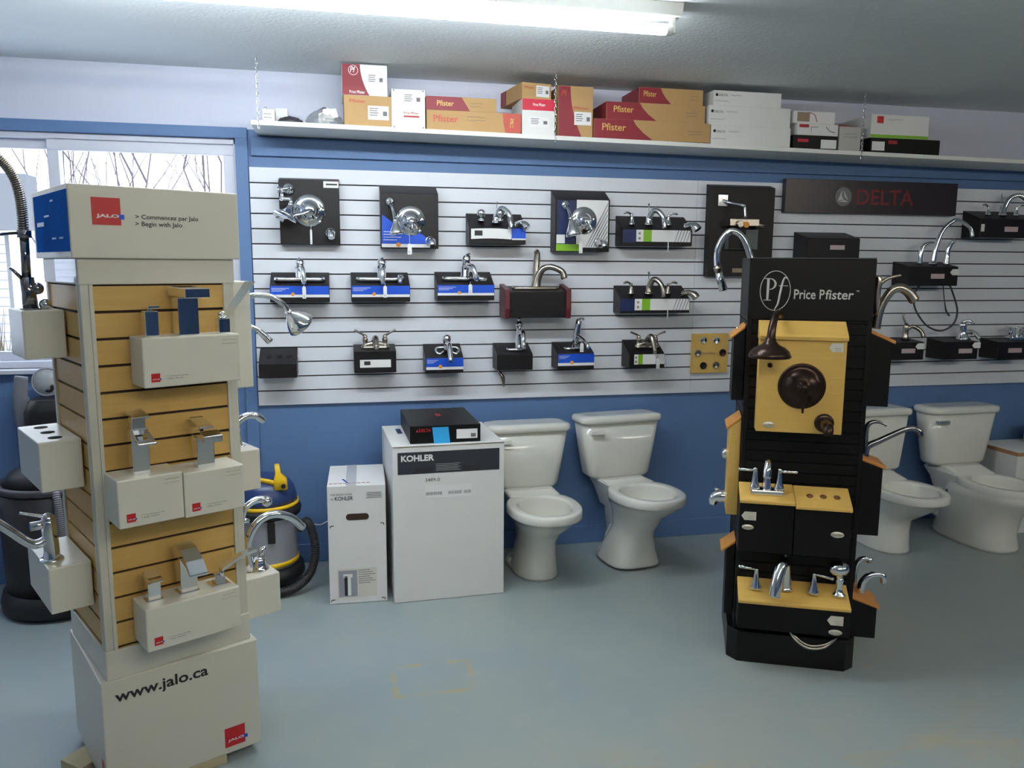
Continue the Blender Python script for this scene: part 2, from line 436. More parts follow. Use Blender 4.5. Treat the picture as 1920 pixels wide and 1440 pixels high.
def blue_label(c, h0, h1, x0=0, x1=None):
    """blue card with a white foot, an orange seal and small print"""
    x1 = c.W if x1 is None else x1; y = -c.out; H = h1-h0
    o = part('label_card', patch(x0, x1, h0, h1, y-.0005, .0008), m_white, c.t, label='blue and white printed card')
    g = patch(x0, x1, h0+H*.24, h1, y-.0014, .0004); part('blue_print', g, m_blueprint, o)
    g = G().cyl((x0+(x1-x0)*.38, y-.001, h0+H*.27), (x0+(x1-x0)*.38, y-.0022, h0+H*.27), H*.16, 20); part('seal', g, m_orange, o)
    g = G()
    for k in range(3): g.box(x0+.006, x0+.006+(x1-x0)*(.30-.06*k), y-.0019, y-.0014, h1-.012-k*.007, h1-.010-k*.007)
    part('small_print', g, m_white, o)
def green_label(c, h0, h1, x0, x1):
    y = -c.out; w = x1-x0
    o = part('label_card', patch(x0, x1, h0, h1, y-.0005, .0008), m_white, c.t, label='white card with a green square')
    part('green_print', patch(x0+w*.13, x0+w*.28, h0, h1, y-.0014, .0004), m_green, o)
    g = G()
    for k in range(5):
        a = x0+w*(.70+.055*k); g.prism([(a, h0), (a+w*.012, h0), (a+w*.085, h1), (a+w*.065, h1)], y-.0018, y-.0013, axis='y')
    part('grey_streaks', g, m_grey_plastic, o)
    g = G()
    for k in range(2): g.ball((x0+w*.06, y-.0014, h0+(h1-h0)*(.28+.42*k)), .007, sc=(1, .1, 1))
    part('seal', g, m_tan_ink, o)
def price_tag(c, u, v0, v1, out, w=.018, vs=None):
    """white tag on a string, v0 top and v1 bottom of the tag, string from vs"""
    a = c.p(u, v0, out); b = c.p(u, v1, out)
    g = G().prism([(a.x-w/2, b.z), (a.x+w/2, b.z), (a.x+w/2, a.z-.007), (a.x+w*.25, a.z), (a.x-w*.25, a.z), (a.x-w/2, a.z-.007)], a.y-.0008, a.y+.0008, axis='y')
    o = part('price_tag', g, m_white, c.t)
    if vs: s = c.p(u, vs, out); part('string', G().cyl((a.x, a.y, a.z-.004), s, .0008, 6), m_white, o)
    g = G()
    for k in range(3): g.box(a.x-w*.3, a.x+w*.2, a.y-.0012, a.y-.0008, b.z+.006+k*.005, b.z+.0072+k*.005)
    part('handwriting', g, m_greyink, o)
    return o
def stadium(cx, cy, z0, z1, hw, hd, n=10):
    def ring(z, e):
        r = hd-e; pts = []
        for i in range(n+1):
            a = -pi/2+pi*i/n; pts.append((cx+hw-hd+r*cos(a), cy+r*sin(a), z))
        for i in range(n+1):
            a = pi/2+pi*i/n; pts.append((cx-hw+hd+r*cos(a), cy+r*sin(a), z))
        return pts
    return [ring(z0, 0), ring(z0+(z1-z0)*.6, 0.0005), ring(z1, .004)]
def lever_handle(x, y, z, m, par, dx=.045, dz=.0, h=.05, r=.017, name='handle', dy=-.01):
    """flared stem and a lever that leaves its top sideways"""
    g = G().lathe([(r, 0), (r, .005), (r*.8, .012), (r*.55, h*.6), (r*.42, h*.9), (r*.5, h), (r*.3, h+.006), (0, h+.007)], (x, y, z))
    g.tube([(x, y, z+h-.004), (x+dx*.35, y+dy*.4, z+h+.010), (x+dx*.75, y+dy, z+h+.013+dz*.6), (x+dx, y+dy, z+h+.010+dz)], [.0055, .0055, .007, .0045], 12, smooth=4, flat=.8)
    return part(name, g, m, par)
def knob_handle(x, y, z, m, par, r=.020, h=.05, name='handle'):
    g = G().lathe([(r*.8, 0), (r*.75, .006), (r*.45, .012), (r*.5, .018), (r, .026), (r*1.02, h*.8), (r*.7, h*.97), (0, h)], (x, y, z), n=18)
    return part(name, g, m, par)
def arc_spout(pts, r, m, par, name='spout', base=None, aer=True):
    g = G().tube(pts, r, 16, smooth=8)
    if base: g.lathe([(base, 0), (base, .004), (base*.82, .010), (base*.6, .022)], pts[0])
    if aer:
        a, b = Vector(pts[-2]), Vector(pts[-1]); d = (b-a).normalized(); rr = r[-1] if hasattr(r, '__len__') else r
        g.cyl(b-d*.004, b+d*.005, rr*.86, 16)
    return part(name, g, m, par)

# ---- shower kits on the slatwall
def escutcheon(c, u, v, out, R, m, par, label=None):
    q = c.p(u, v, out)
    g = G().lathe([(R, 0), (R, .003), (R*.97, .007), (R*.72, .010), (R*.60, .012), (R*.5, .022), (R*.36, .034), (R*.2, .040), (0, .042)], q, (0, -1, 0), n=40)
    return part('escutcheon', g, m, par, label=label), q
def tub_spout(c, u, v, out, m, par, L=.10, r=.021, dz=-.02):
    q = c.p(u, v, out)
    g = G().lathe([(r*1.25, 0), (r*1.25, .006), (r, .010)], q, (0, -1, 0))
    g.tube([q, q+Vector((0, -L*.5, 0)), q+Vector((.002, -L*.85, dz*.4)), q+Vector((.004, -L, dz*1.4))], [r, r, r*.95, r*.72], 16, smooth=5)
    return part('tub_spout', g, m, par)
def shower_arm_head(c, fl, bend, neck, head, out, o1, o2, m, par, R=.032, flr=.024, facedir=None):
    q = c.p(*fl, out); a = c.p(*bend, o1); b = c.p(*neck, o2); h = c.p(*head, o2+.01)
    g = G().lathe([(flr, 0), (flr, .003), (flr*.8, .010), (flr*.45, .014)], q, (0, -1, 0)); part('wall_flange', g, m, par)
    part('shower_arm', G().tube([q, q+(a-q)*.5+Vector((0, -.01, 0)), a, b], .0085, 12, smooth=6), m, par)
    d = (h-b).normalized() if facedir is None else Vector(facedir).normalized()
    L = (h-b).length
    g = G().ball(b, .012).lathe([(.010, 0), (.012, L*.15), (R*.55, L*.40), (R*.85, L*.7), (R, L*.95), (R, L*1.06), (R*.86, L*1.1), (0, L*1.08)], b, d, n=28)
    part('shower_head', g, m, par)
def shower_board(u0, u1, vbt, vft, vfb, out, label):
    return block(u0, u1, vbt, vft, vfb, out, label, name='shower_display', cat='shower display')

c = shower_board(524, 637, 334.5, 338, 459, .06, "black board with a chrome shower set, leftmost of the slatwall's top row")
part('label_card', patch(c.p(606, 340, .06).x, c.W-.003, c.p(606, 352, .06).z, c.Hf-.003, -.0605), m_white, c.t)
part('small_print', patch(c.p(611, 346, .06).x, c.p(632, 346, .06).x, c.p(620, 347.5, .06).z, c.p(620, 344.5, .06).z, -.0612), m_ink, c.t)
_, q = escutcheon(c, 580, 395, .06, .081, m_chrome, c.t)
g = G().tube([q+Vector((0, -.038, 0)), q+Vector((.0, -.07, -.004)), q+Vector((-.03, -.082, -.018)), q+Vector((-.055, -.085, -.024)), q+Vector((-.125, -.08, -.042))], [.016, .014, .012, .013, .005], 14, smooth=5, flat=.6)
part('lever', g, m_chrome, c.t)
q = c.p(541, 354, .06)
part('wall_flange', G().lathe([(.03, 0), (.03, .004), (.024, .012), (.010, .02), (0, .022)], q, (0, -1, 0)), m_chrome, c.t)
g = G(); a1 = q+Vector((-.03, -.05, -.01)); a2 = q+Vector((-.028, -.075, -.055)); a3 = q+Vector((.018, -.08, -.055)); a4 = q+Vector((.012, -.09, -.085))
g.cyl(q, q+Vector((0, -.05, 0)), .009).cyl(q+Vector((.012, -.05, 0)), a1+Vector((-.014, 0, 0)), .009).cyl(a1, a2, .008).cyl(a2+Vector((-.012, 0, 0)), a3, .009).ball(a1, .013).ball(a2, .013).cyl(a1+Vector((-.016, 0, .016)), a1+Vector((-.016, 0, -.016)), .007)
part('jointed_arm', g, m_chrome, c.t)
d = (c.p(537, 405, .17)-a4)
g = G().ball(a4, .013).cyl(a3+Vector((-.004, 0, 0)), a4, .008).lathe([(.010, 0), (.012, .012), (.020, .032), (.046, .060), (.060, .072), (.058, .078), (0, .074)], a4, (-.40, -.35, -.85), n=32)
part('shower_head', g, m_chrome, c.t)
tub_spout(c, 620, 437, .06, m_chrome, c.t, .10)
price_tag(c, 583, 430, 458, .11, .010, vs=421)

c = shower_board(714, 822, 349, 363, 466, .10, 'box with blue diagonal print and a chrome shower set, top row second from the window')
P_ = [c.p(u, v, .10) for u, v in ((716, 462), (806, 462), (806, 452), (793, 440), (740, 420), (718, 403), (716, 403))]
part('blue_print', G().prism([(p.x, p.z) for p in P_], -.1013, -.1005, axis='y'), m_blueprint, c.t)
a, b = c.p(716, 463.5, .1), c.p(806, 458, .1); o = part('white_band', patch(a.x, b.x, a.z, b.z, -.1014), m_white, c.t)
q = c.p(747, 459, .1); part('seal', G().cyl((q.x, -.101, q.z), (q.x, -.1030, q.z), .012, 20), m_orange, c.t)
g = G()
for k in range(4): a = c.p(719, 435+k*5, .1); g.box(a.x, a.x+(.06, .05, .09, .07)[k], -.1018, -.1014, a.z, a.z+.003)
part('small_print', g, m_white, c.t)
_, q = escutcheon(c, 770, 414, .10, .077, m_chrome, c.t)
part('knob', G().lathe([(.018, 0), (.019, .03), (.017, .045), (0, .048)], q+Vector((0, -.035, -.004)), (0, -1, -.15)), m_chrome, c.t)
part('lever', G().tube([q+Vector((0, -.07, -.012)), q+Vector((0, -.085, -.03)), q+Vector((.0, -.085, -.075))], [.007, .006, .004], 10, smooth=4), m_chrome, c.t)
shower_arm_head(c, (731, 378), (738, 398), (741, 414), (744, 438), .10, .15, .19, m_chrome, c.t, R=.035)
tub_spout(c, 806, 452, .10, m_chrome, c.t, .09)
price_tag(c, 768, 457, 477, .16, .022, vs=440)

c = shower_board(1041, 1143, 357, 374, 472, .10, 'tall box with navy, white and green print and a chrome shower set')
a, b = c.p(1044, 470, .1), c.p(1080, 376, .1); part('blue_print', patch(a.x, b.x, a.z, b.z, -.1005), m_navy, c.t)
a, b = c.p(1080, 464, .1), c.p(1141, 376, .1); part('label_card', patch(a.x, b.x, a.z, b.z, -.1006), m_white, c.t)
g = G(); w = b.x-a.x; h = b.z-a.z
for k in range(7): g.prism([(a.x+w*(.30+.08*k), a.z+h*.02), (a.x+w*(.325+.08*k), a.z+h*.02), (b.x-w*.015, a.z+h*(.95-.115*k)), (b.x-w*.015, a.z+h*(.90-.115*k))], -.1018, -.1013, axis='y')
part('grey_streaks', g, m_grey_plastic, c.t)
a, b = c.p(1041.5, 471, .1), c.p(1086, 458, .1); part('green_print', patch(a.x+.002, b.x, a.z+.002, b.z, -.1016), m_green, c.t)
a, b = c.p(1043, 456, .1), c.p(1059, 440, .1); part('small_picture', patch(a.x, b.x, a.z, b.z, -.1016), m_white, c.t)
_, q = escutcheon(c, 1094, 414, .10, .075, m_chrome, c.t)
part('knob', G().lathe([(.024, 0), (.022, .02), (.014, .04), (0, .046)], q+Vector((0, -.03, -.004)), (0, -1, -.1)), m_chrome, c.t)
part('lever', G().tube([q+Vector((0, -.07, 0)), q+Vector((.012, -.08, -.03)), q+Vector((.02, -.08, -.055))], [.008, .007, .008], 10, smooth=4), m_chrome, c.t)
shower_arm_head(c, (1060, 384), (1068, 400), (1070, 410), (1076, 440), .10, .15, .18, m_chrome, c.t, R=.042)
tub_spout(c, 1122, 455, .10, m_chrome, c.t, .10)
price_tag(c, 1089, 452, 475, .16, .020, vs=440)

c = shower_board(1330, 1450, 347, 351, 518, .06, 'tall black board with an angular shower arm and valve, behind the gooseneck')
q = c.p(1354, 377, .06)
part('wall_flange', G().box(q.x-.03, q.x+.03, -.075, -.06, q.z-.03, q.z+.035), m_chrome, c.t, bev=.003)
a, b = c.p(1372, 381, .10), c.p(1393, 385, .16); d = c.p(1398, 408, .17)
part('shower_arm', G().tube([q+Vector((0, -.012, 0)), a, b, b+Vector((.012, 0, -.012)), d], .009, 12, smooth=4), m_chrome, c.t)
a = c.p(1368, 410, .12); b = c.p(1428, 428, .12)
g = G().box(a.x, b.x-.02, -.13, -.06, b.z+.01, a.z).cyl((b.x-.03, -.11, a.z-.03), (b.x+.02, -.11, a.z-.035), .014, 12).cyl((a.x+.055, -.13, a.z-.03), (a.x+.055, -.15, a.z-.03), .02, 16)
part('mixing_valve', g, m_nickel, c.t, bev=.003)
part('valve_cap', G().cyl(((a.x+b.x)/2-.01, -.131, a.z-.033), ((a.x+b.x)/2-.01, -.152, a.z-.033), .018, 6), m_orange, c.t)
a = c.p(1366, 429, .10); b = c.p(1420, 468, .10)
g = G().box(a.x, a.x+.003, -.10, -.06, b.z, a.z).box(b.x-.003, b.x, -.10, -.06, b.z, a.z).box(a.x, b.x, -.10, -.06, b.z, b.z+.003).box(b.x-.075, b.x-.003, -.10, -.098, b.z+.003, a.z-.004)
part('clear_box', g, m_glassbag, c.t)
a = c.p(1373, 503, .06); b = c.p(1402, 511, .06)
part('name_plate', patch(a.x, b.x+.03, b.z, a.z, -.0606), m_tan_ink, c.t)

# ---- single lever kitchen faucets on blue-labelled blocks
def single_lever(c, u, vb, vt, uspout, vspout, plate=(0, 0), lean=0.0, oo=.075):
    b = c.p(u, vb, oo); t_ = c.p(u, vt, oo); h = t_.z-b.z; zt = c.top(-oo)
    pl = None
    if plate[1]:
        a0 = c.p(plate[0], vb, oo).x; a1 = c.p(plate[1], vb, oo).x
        g = G().loft(stadium((a0+a1)/2, -oo, zt-.006, zt+.014, (a1-a0)/2, .030))
        pl = part('deck_plate', g, m_chrome, c.t)
    g = G().lathe([(.026, 0), (.026, .012), (.0225, .016), (.0225, h*.52), (.021, h*.54), (.023, h*.56), (.0235, h*.80), (.020, h*.92), (.011, h*.985), (0, h)], (b.x, -oo, zt), (lean, 0, 1), n=24)
    body = part('faucet_body', g, m_chrome, c.t)
    s = c.p(uspout, vspout, .17); z1 = zt+h*.36
    arc_spout([(b.x, -oo, z1), (b.x+(s.x-b.x)*.3, -oo-.035, z1+.022), (b.x+(s.x-b.x)*.75, -.150, z1+.012), (s.x, -.172, s.z)], [.014, .013, .013, .012], m_chrome, body)
    part('lever', G().tube([(b.x+lean*h, -oo, zt+h*.97), (b.x+lean*h, -oo-.03, zt+h*1.03), (b.x+lean*h, -oo-.075, zt+h*1.0)], [.010, .008, .006], 10, smooth=4, flat=.6), m_chrome, body)
    return body
def fz(c, v): return c.p(0+960, v, c.out).z
GS = 'blue-labelled single lever kitchen faucets'
c = block(506, 618, 510.5, 536, 567, .13, 'chrome kitchen faucet with oval deck plate, leftmost of the three blue-labelled middle row ones')
blue_label(c, c.p(560, 557.5, .13).z, c.Hf-.001, .002, c.W-.002)
single_lever(c, 563, 527, 487, 570, 531, (513, 610))
price_tag(c, 570, 537, 560, .172, .018, vs=532)
c = block(659, 769, 510.5, 535.5, 566, .13, 'chrome kitchen faucet with a side spray, middle of three blue-labelled ones')
blue_label(c, c.p(715, 557, .13).z, c.Hf-.001, .002, c.W-.002)
single_lever(c, 716, 527, 487, 718, 531, (667, 752))
q = c.p(751, 534, .085)
g = G().lathe([(.018, -.03), (.018, -.022), (.012, -.012), (.011, .01), (.016, .02), (.018, .035), (.012, .048), (0, .051)], (q.x, -.085, q.z+.004)).tube([(q.x, -.095, q.z+.036), (q.x-.004, -.13, q.z+.036), (q.x-.008, -.145, q.z+.012)], [.009, .011, .010], 12, smooth=4)
part('side_spray', g, m_chrome, c.t)
price_tag(c, 722, 536, 558, .172, .018, vs=531)
c = block(820, 927, 509.5, 534, 563, .13, 'chrome kitchen faucet with a tilted body, rightmost of the three blue-labelled middle row ones')
blue_label(c, c.p(873, 554, .13).z, c.Hf-.001, .002, c.W-.002)
single_lever(c, 871, 527, 480, 893, 522, (828, 885), lean=.10)
q = c.p(893, 522, .12); g = G().ball(q, .021).tube([q, q+Vector((.03, -.005, -.004)), q+Vector((.055, -.005, -.006))], [.012, .012, .009], 12, smooth=4)
part('spray_head', g, m_chrome, c.t)
price_tag(c, 882, 533, 551, .172, .020, vs=528)

# ---- two handle widespread sets
def wide_set(c, u1, u2, uk1, uk2, vb, vtop, m, kind, right, oo=.08):
    zt = c.top(-oo); x1 = c.p(u1, vb, oo).x; x2 = c.p(u2, vb+2, .15); H = c.p(u1, vtop, oo).z-zt
    arc_spout([(x1, -oo, zt), (x1+.004, -oo, zt+H*.45), (x1+(x2.x-x1)*.28, -oo-.02, zt+H*.86), (x1+(x2.x-x1)*.62, -.125, zt+H*.80), (x2.x-.004, -.148, zt+H*.42), (x2.x, -.155, x2.z)], [.021, .018, .0155, .015, .014, .013], m, c.t, base=.025)
    part('lift_rod', G().cyl((x1+.010, -oo+.03, zt), (x1+.010, -oo+.03, zt+H+.022), .0025, 8).ball((x1+.010, -oo+.03, zt+H+.025), .007), m, c.t)
    for u, s in ((uk1, -1), (uk2, 1)):
        x = c.p(u, vb, oo).x
        if kind == 'lever': lever_handle(x, -oo, zt, m, c.t, dx=s*.05, dz=-.004, h=.055, r=.018)
        else: knob_handle(x, -oo-.01 if s > 0 else -oo, zt+.01, m, c.t, .023, .062)
    a = c.p(right[0], right[1], .10); b = c.p(right[2], right[3], .16)
    g = G().lathe([(.018, 0), (.016, .004), (.012, .01)], a, (.7, -.7, 0)).tube([a, a+(b-a)*.4+Vector((0, 0, .014)), a+(b-a)*.8+Vector((0, 0, .008)), b+Vector((0, 0, -.008))], [.014, .015, .021, .022], 16, smooth=5)
    part('diverter_spout', g, m, c.t)
c = block(880, 986, 401, 428, 458, .12, 'two knob chrome faucet on a black block with a white banner card, top row', )
a, b = c.p(960, 447, .12), c.p(986, 429, .12); o = part('label_card', patch(a.x, c.W-.001, a.z-.008, b.z, -.1205), m_white, c.t); part('blue_print', patch(a.x, c.W-.001, a.z, b.z, -.1213), m_blueprint, o)
a, b = c.p(884, 448, .135), c.p(960, 430, .135)
g = G(); n = 8
for k in range(n):
    x0 = a.x+(b.x-a.x)*k/n; x1 = a.x+(b.x-a.x)*(k+1)/n; f = lambda t: .004*sin(pi*t)
    g.add([(x0, -.125-f(k/n), a.z+f(k/n)), (x1, -.125-f((k+1)/n), a.z+f((k+1)/n)), (x1, -.125-f((k+1)/n), b.z+f((k+1)/n)), (x0, -.125-f(k/n), b.z+f(k/n)),
           (x0, -.1238-f(k/n), a.z+f(k/n)), (x1, -.1238-f((k+1)/n), a.z+f((k+1)/n)), (x1, -.1238-f((k+1)/n), b.z+f((k+1)/n)), (x0, -.1238-f(k/n), b.z+f(k/n))],
          [(0, 1, 2, 3), (7, 6, 5, 4), (0, 4, 5, 1), (3, 2, 6, 7)])
o = part('banner_card', g, m_white, c.t)
part('black_print', patch(a.x+.018, a.x+.06, a.z+.018, b.z-.008, -.1275), m_ink, o)
wide_set(c, 930, 957, 902, 937, 426, 388, m_chrome, 'knob', (968, 422, 988, 425))
c = block(1167, 1298, 406, 431, 461, .12, 'two lever chrome faucet on a block with a green and white card, top row')
green_label(c, c.p(1240, 453.5, .12).z, c.Hf-.001, c.p(1193, 0+440, .12).x, c.p(1295, 440, .12).x)
part('blue_print', patch(.002, c.p(1193, 440, .12).x, c.p(1240, 455, .12).z, c.Hf-.001, -.1206), m_navy, c.t)
wide_set(c, 1216, 1245, 1184, 1253, 424, 391, m_chrome, 'lever', (1284, 425, 1309, 428))
price_tag(c, 1253, 453, 472, .16, .005, vs=432)
c = block(1163, 1293, 535, 560, 587, .12, 'two lever brushed nickel faucet on a block with a green and white card, middle row')
green_label(c, c.p(1240, 581.5, .12).z, c.Hf-.001, c.p(1190, 570, .12).x, c.p(1292, 570, .12).x)
part('blue_print', patch(.002, c.p(1189, 570, .12).x, c.p(1240, 583, .12).z, c.Hf-.001, -.1206), m_navy, c.t)
wide_set(c, 1216, 1243, 1183, 1252, 553, 520, m_nickel, 'lever', (1279, 551, 1306, 556))
price_tag(c, 1252, 580, 598, .16, .005, vs=563)

# ---- brushed nickel faucet on the block with burgundy ends
c = block(950, 1066, 536, 547, 596, .14, 'brushed nickel high arc faucet on a black block with burgundy ends')
for x0, x1 in ((-.012, .016), (c.W-.016, c.W+.012)):
    part('burgundy_end', G().prism([(.0, -.004), (-.148, -.004), (-.158, .05), (-.152, c.Hf+.012), (0, c.Hb+.012)], x0, x1), m_burg, c.t, bev=.004, label='curved burgundy end panel')
zt = c.top(-.07); x = c.p(1004, 545, .07).x
part('deck_plate', G().loft(stadium(x, -.07, zt-.006, zt+.012, c.p(1048, 545, .07).x-x, .032)), m_nickel, c.t)
s = c.p(1058, 521, .13)
arc_spout([(x, -.07, zt), (x+.010, -.072, zt+.055), (x+.035, -.085, zt+.105), (x+.075, -.105, zt+.118), (s.x-.014, -.125, zt+.095), (s.x, -.13, s.z)], [.028, .023, .018, .0165, .017, .020], m_nickel, c.t)
tp = c.p(1009, 470, .06)
part('handle', G().tube([(x+.004, -.062, zt+.02), (x+.006, -.055, zt+.09), (x+.012, -.05, tp.z-.035), (x+.008, -.06, tp.z-.004), (x-.008, -.09, tp.z-.010)], [.020, .018, .018, .013, .007], 14, smooth=6), m_nickel, c.t)

# ---- the bottom row
c = block(485, 557, 652, 682, 709, .14, 'empty black block with three holes, leftmost of the bottom row', name='display_block', cat='display block')
g = G()
for k in range(3):
    y = -.075; x = c.W*(.25+.27*k); zz = c.top(y); sl = Vector((0, -.14, c.Hf-c.Hb)).normalized(); nn = Vector((0, sl.z, -sl.y)).normalized()
    g.lathe([(.0135, .0004), (.0135, .0012), (0, .0013)], (x, y, zz), nn, n=18)
part('faucet_holes', g, m_hole, c.t)
def centerset(c, u1, u2, vb, m, m2, uspout, vspout, dx=.04, up=.02, oo=.07, body=.03):
    zt = c.top(-oo); a, b = c.p(u1, vb, oo).x, c.p(u2, vb, oo).x; mid = (a+b)/2
    g = G().loft(stadium(mid, -oo, zt-.006, zt+.012, (b-a)/2+.024, .024))
    g.tube([(a, -oo, zt+.012), (mid-.012, -oo-.004, zt+.022), (mid+.012, -oo-.004, zt+.022), (b, -oo, zt+.012)], [.015, .017, .017, .015], 12, smooth=3)
    part('faucet_body', g, m, c.t)
    for x, s in ((a, -1), (b, 1)):
        g = G().lathe([(.020, 0), (.019, .008), (.012, .02), (.015, .034), (.016, .042), (.011, .052), (.013, .058), (.006, .066), (0, .067)], (x, -oo, zt+.004))
        g.tube([(x, -oo, zt+.064), (x+s*dx*.3, -oo-.006, zt+.074), (x+s*dx, -oo-.012, zt+.074+up)], [.005, .0055, .006], 10, smooth=4)
        part('handle', g, m2, c.t)
    s = c.p(uspout, vspout, .16)
    arc_spout([(mid, -oo, zt+.012), (mid, -oo-.015, zt+.045), ((mid+s.x)/2, -oo-.05, zt+body+.02), (s.x, -.155, s.z)], [.020, .019, .016, .012], m, c.t)
c = block(664, 743, 645, 658, 699, .11, 'two lever bronze and nickel tap on a tall block with a white card, bottom row')
o = part('label_card', patch(c.p(675, 680, .11).x, c.p(733, 680, .11).x, c.p(700, 689, .11).z, c.p(700, 674.5, .11).z, -.1105), m_white, c.t)
a = c.p(683, 684, .11); part('black_print', patch(a.x, a.x+.032, a.z-.002, a.z+.018, -.1115), m_ink, o)
centerset(c, 685, 722, 655, m_nickel, m_nickel, 706, 652, dx=.055, up=.022, oo=.06)
c = block(798, 869, 644, 671, 699, .13, 'small single lever chrome tap with looped base on a blue-labelled block, bottom row')
blue_label(c, c.p(833, 693, .13).z, c.Hf-.001, .003, c.W-.001)
zt = c.top(-.07); x = c.p(838, 660, .07).x
part('faucet_body', G().lathe([(.024, 0), (.020, .02), (.017, .035), (.020, .05), (.024, .062), (.022, .078), (.012, .088), (0, .090)], (x, -.07, zt)), m_chrome, c.t)
g = G(); s = c.p(845, 674, .17)
arc_spout([(x, -.08, zt+.04), (x+.006, -.12, zt+.035), (s.x, -.165, s.z+.006), (s.x, -.172, s.z-.006)], [.014, .013, .014, .012], m_chrome, c.t)
for s_ in (-1, 1): g.tube([(x+s_*.012, -.07, zt+.02), (x+s_*.05, -.072, zt+.018), (x+s_*.062, -.085, zt+.004), (x+s_*.045, -.10, zt-.012), (x+s_*.02, -.09, zt)], [.006, .007, .007, .007, .006], 10, smooth=5)
part('looped_base', g, m_chrome, c.t)
c = block(932, 999, 642, 664.5, 694, .13, 'tall chrome bottle-shaped tap on a plain dark block, bottom row')
zt = c.top(-.075); x = c.p(973, 655, .075).x
part('deck_plate', G().loft(stadium(x-.02, -.075, zt-.006, zt+.008, .055, .028)), m_chrome, c.t)
tp = c.p(973, 596, .075).z-zt
g = G().lathe([(.026, 0), (.021, .012), (.019, tp*.35), (.014, tp*.62), (.012, tp*.68), (.021, tp*.74), (.022, tp*.80), (.012, tp*.88), (.009, tp*.93), (.012, tp*.96), (.012, tp*.99), (0, tp)], (x, -.075, zt))
part('faucet_body', g, m_chrome, c.t)
s = c.p(982, 653, .15)
arc_spout([(x, -.08, zt+tp*.45), (x+.012, -.11, zt+tp*.55), (s.x, -.14, zt+tp*.35), (s.x, -.152, s.z)], [.012, .013, .013, .013], m_chrome, c.t)
a = c.p(936, 697, .03); b = c.p(945, 725, .04)
part('hanging_drain_rod', G().tube([a+Vector((0, 0, .02)), a, (a+b)/2+Vector((.006, 0, .01)), b], [.004, .009, .012, .005], 8, smooth=4), m_nickel, c.t)
c = block(1045, 1114, 640, 663, 692, .13, 'slim upright chrome tap with angled lever on a blue-labelled block, bottom row')
blue_label(c, c.p(1080, 685.5, .13).z, c.Hf-.001, .004, c.W-.001)
zt = c.top(-.075); x = c.p(1078, 656, .075).x; tp = c.p(1086, 598, .075); 
part('deck_plate', G().loft(stadium(x-.012, -.075, zt-.006, zt+.008, .055, .027)), m_chrome, c.t)
part('faucet_body', G().tube([(x, -.075, zt), (x+.006, -.075, zt+.06), (tp.x-.004, -.075, tp.z-.03), (tp.x, -.075, tp.z)], [.020, .018, .018, .017], 18), m_chrome, c.t)
part('lever', G().tube([(tp.x, -.08, tp.z-.005), (tp.x+.012, -.11, tp.z+.002)], [.012, .009], 12), m_chrome, c.t)
arc_spout([(x+.008, -.085, zt+.075), (x+.03, -.13, zt+.055), (x+.042, -.165, zt+.030), (x+.044, -.175, zt+.012)], [.011, .010, .010, .010], m_chrome, c.t)
price_tag(c, 1091, 643, 660, .176, .020, vs=636)
c = block(1180, 1246, 636, 664, 690.5, .13, 'low two lever chrome tap on a block with a green and white card, bottom row')
green_label(c, c.p(1212, 683, .13).z, c.Hf-.001, c.p(1189, 675, .13).x, c.W-.001)
centerset(c, 1197, 1228, 656, m_nickel, m_nickel, 1229, 661, dx=.055, up=.014, oo=.07, body=.04)
price_tag(c, 1234, 672, 691, .172, .020, vs=664)
# finish sample board
a0, z0 = on(WALL, 1296, 700, .02); a1, z1 = on(WALL, 1366.5, 625, .02)
c = Ctx('finish_sample_board', 'square wooden board with six round finish samples on the slatwall', 'sample board', WALL, a0, z0)
part('board', G().box(0, a1-a0, -.02, 0, 0, z1-z0), m_beech, c.t, bev=.002)
for (u, v, m) in ((1319, 638, m_chrome), (1343, 638, m_chrome), (1308, 662, m_nickel), (1355, 661, m_bronze), (1318.5, 685.5, m_hole), (1342, 684.5, m_nickel)):
    q = c.p(u, v, .02); part('finish_disc', G().lathe([(.021, 0), (.021, .004), (.018, .006), (.016, .004), (0, .004)], q, (0, -1, 0), n=24), m, c.t)
a = c.p(1314, 665, .02); lettering('Price Pfister', a.x+.008, a.z, .088, .014, -.0208, m_tan_ink, c.t)

# ---- right of the black tower
a0, z0 = on(WALL, 1471, 402, .04); a1, z1 = on(WALL, 1797, 344, .04); zz = on(WALL, 1471, 334, .04)[1]
c = Ctx('sign', 'dark brown sign with a silver round emblem and red lettering on the slatwall', 'sign', WALL, a0, on(WALL, 1471, 398, .04)[1])
H = zz-c.z0
part('sign_board', G().box(0, a1-a0, -.04, 0, 0, H), mat('dark_sign_laminate', S(44, 36, 42), .3, noise=.1), c.t, bev=.002)
q = c.p(1581, 369, .041); q.z = H*.5
o = part('emblem', G().cyl((q.x, -.0405, q.z), (q.x, -.043, q.z), .055, 32), mat('grey_emblem_disc', S(112, 112, 114), .5), c.t, label='grey disc with a pale triangle')
for pts in (((-.036, -.024), (-.010, .040), (-.012, .004)), ((-.036, -.024), (-.012, .004), (.004, -.016)), ((-.002, .040), (.034, -.022), (.008, .000)), ((-.030, -.030), (.034, -.030), (.008, -.018))):
    part('triangle_facet', G().prism([(q.x+p[0]*1.0, q.z+p[1]) for p in pts], -.0442, -.0431, axis='y'), m_silver_ink, o)
a = c.p(1606, 370, .04).x; b = c.p(1713, 370, .04).x
lettering('DELTA', a, H*.28, b-a, H*.46, -.0408, mat('sign_red', S(122, 28, 34), .4), c.t, label='red lettering')

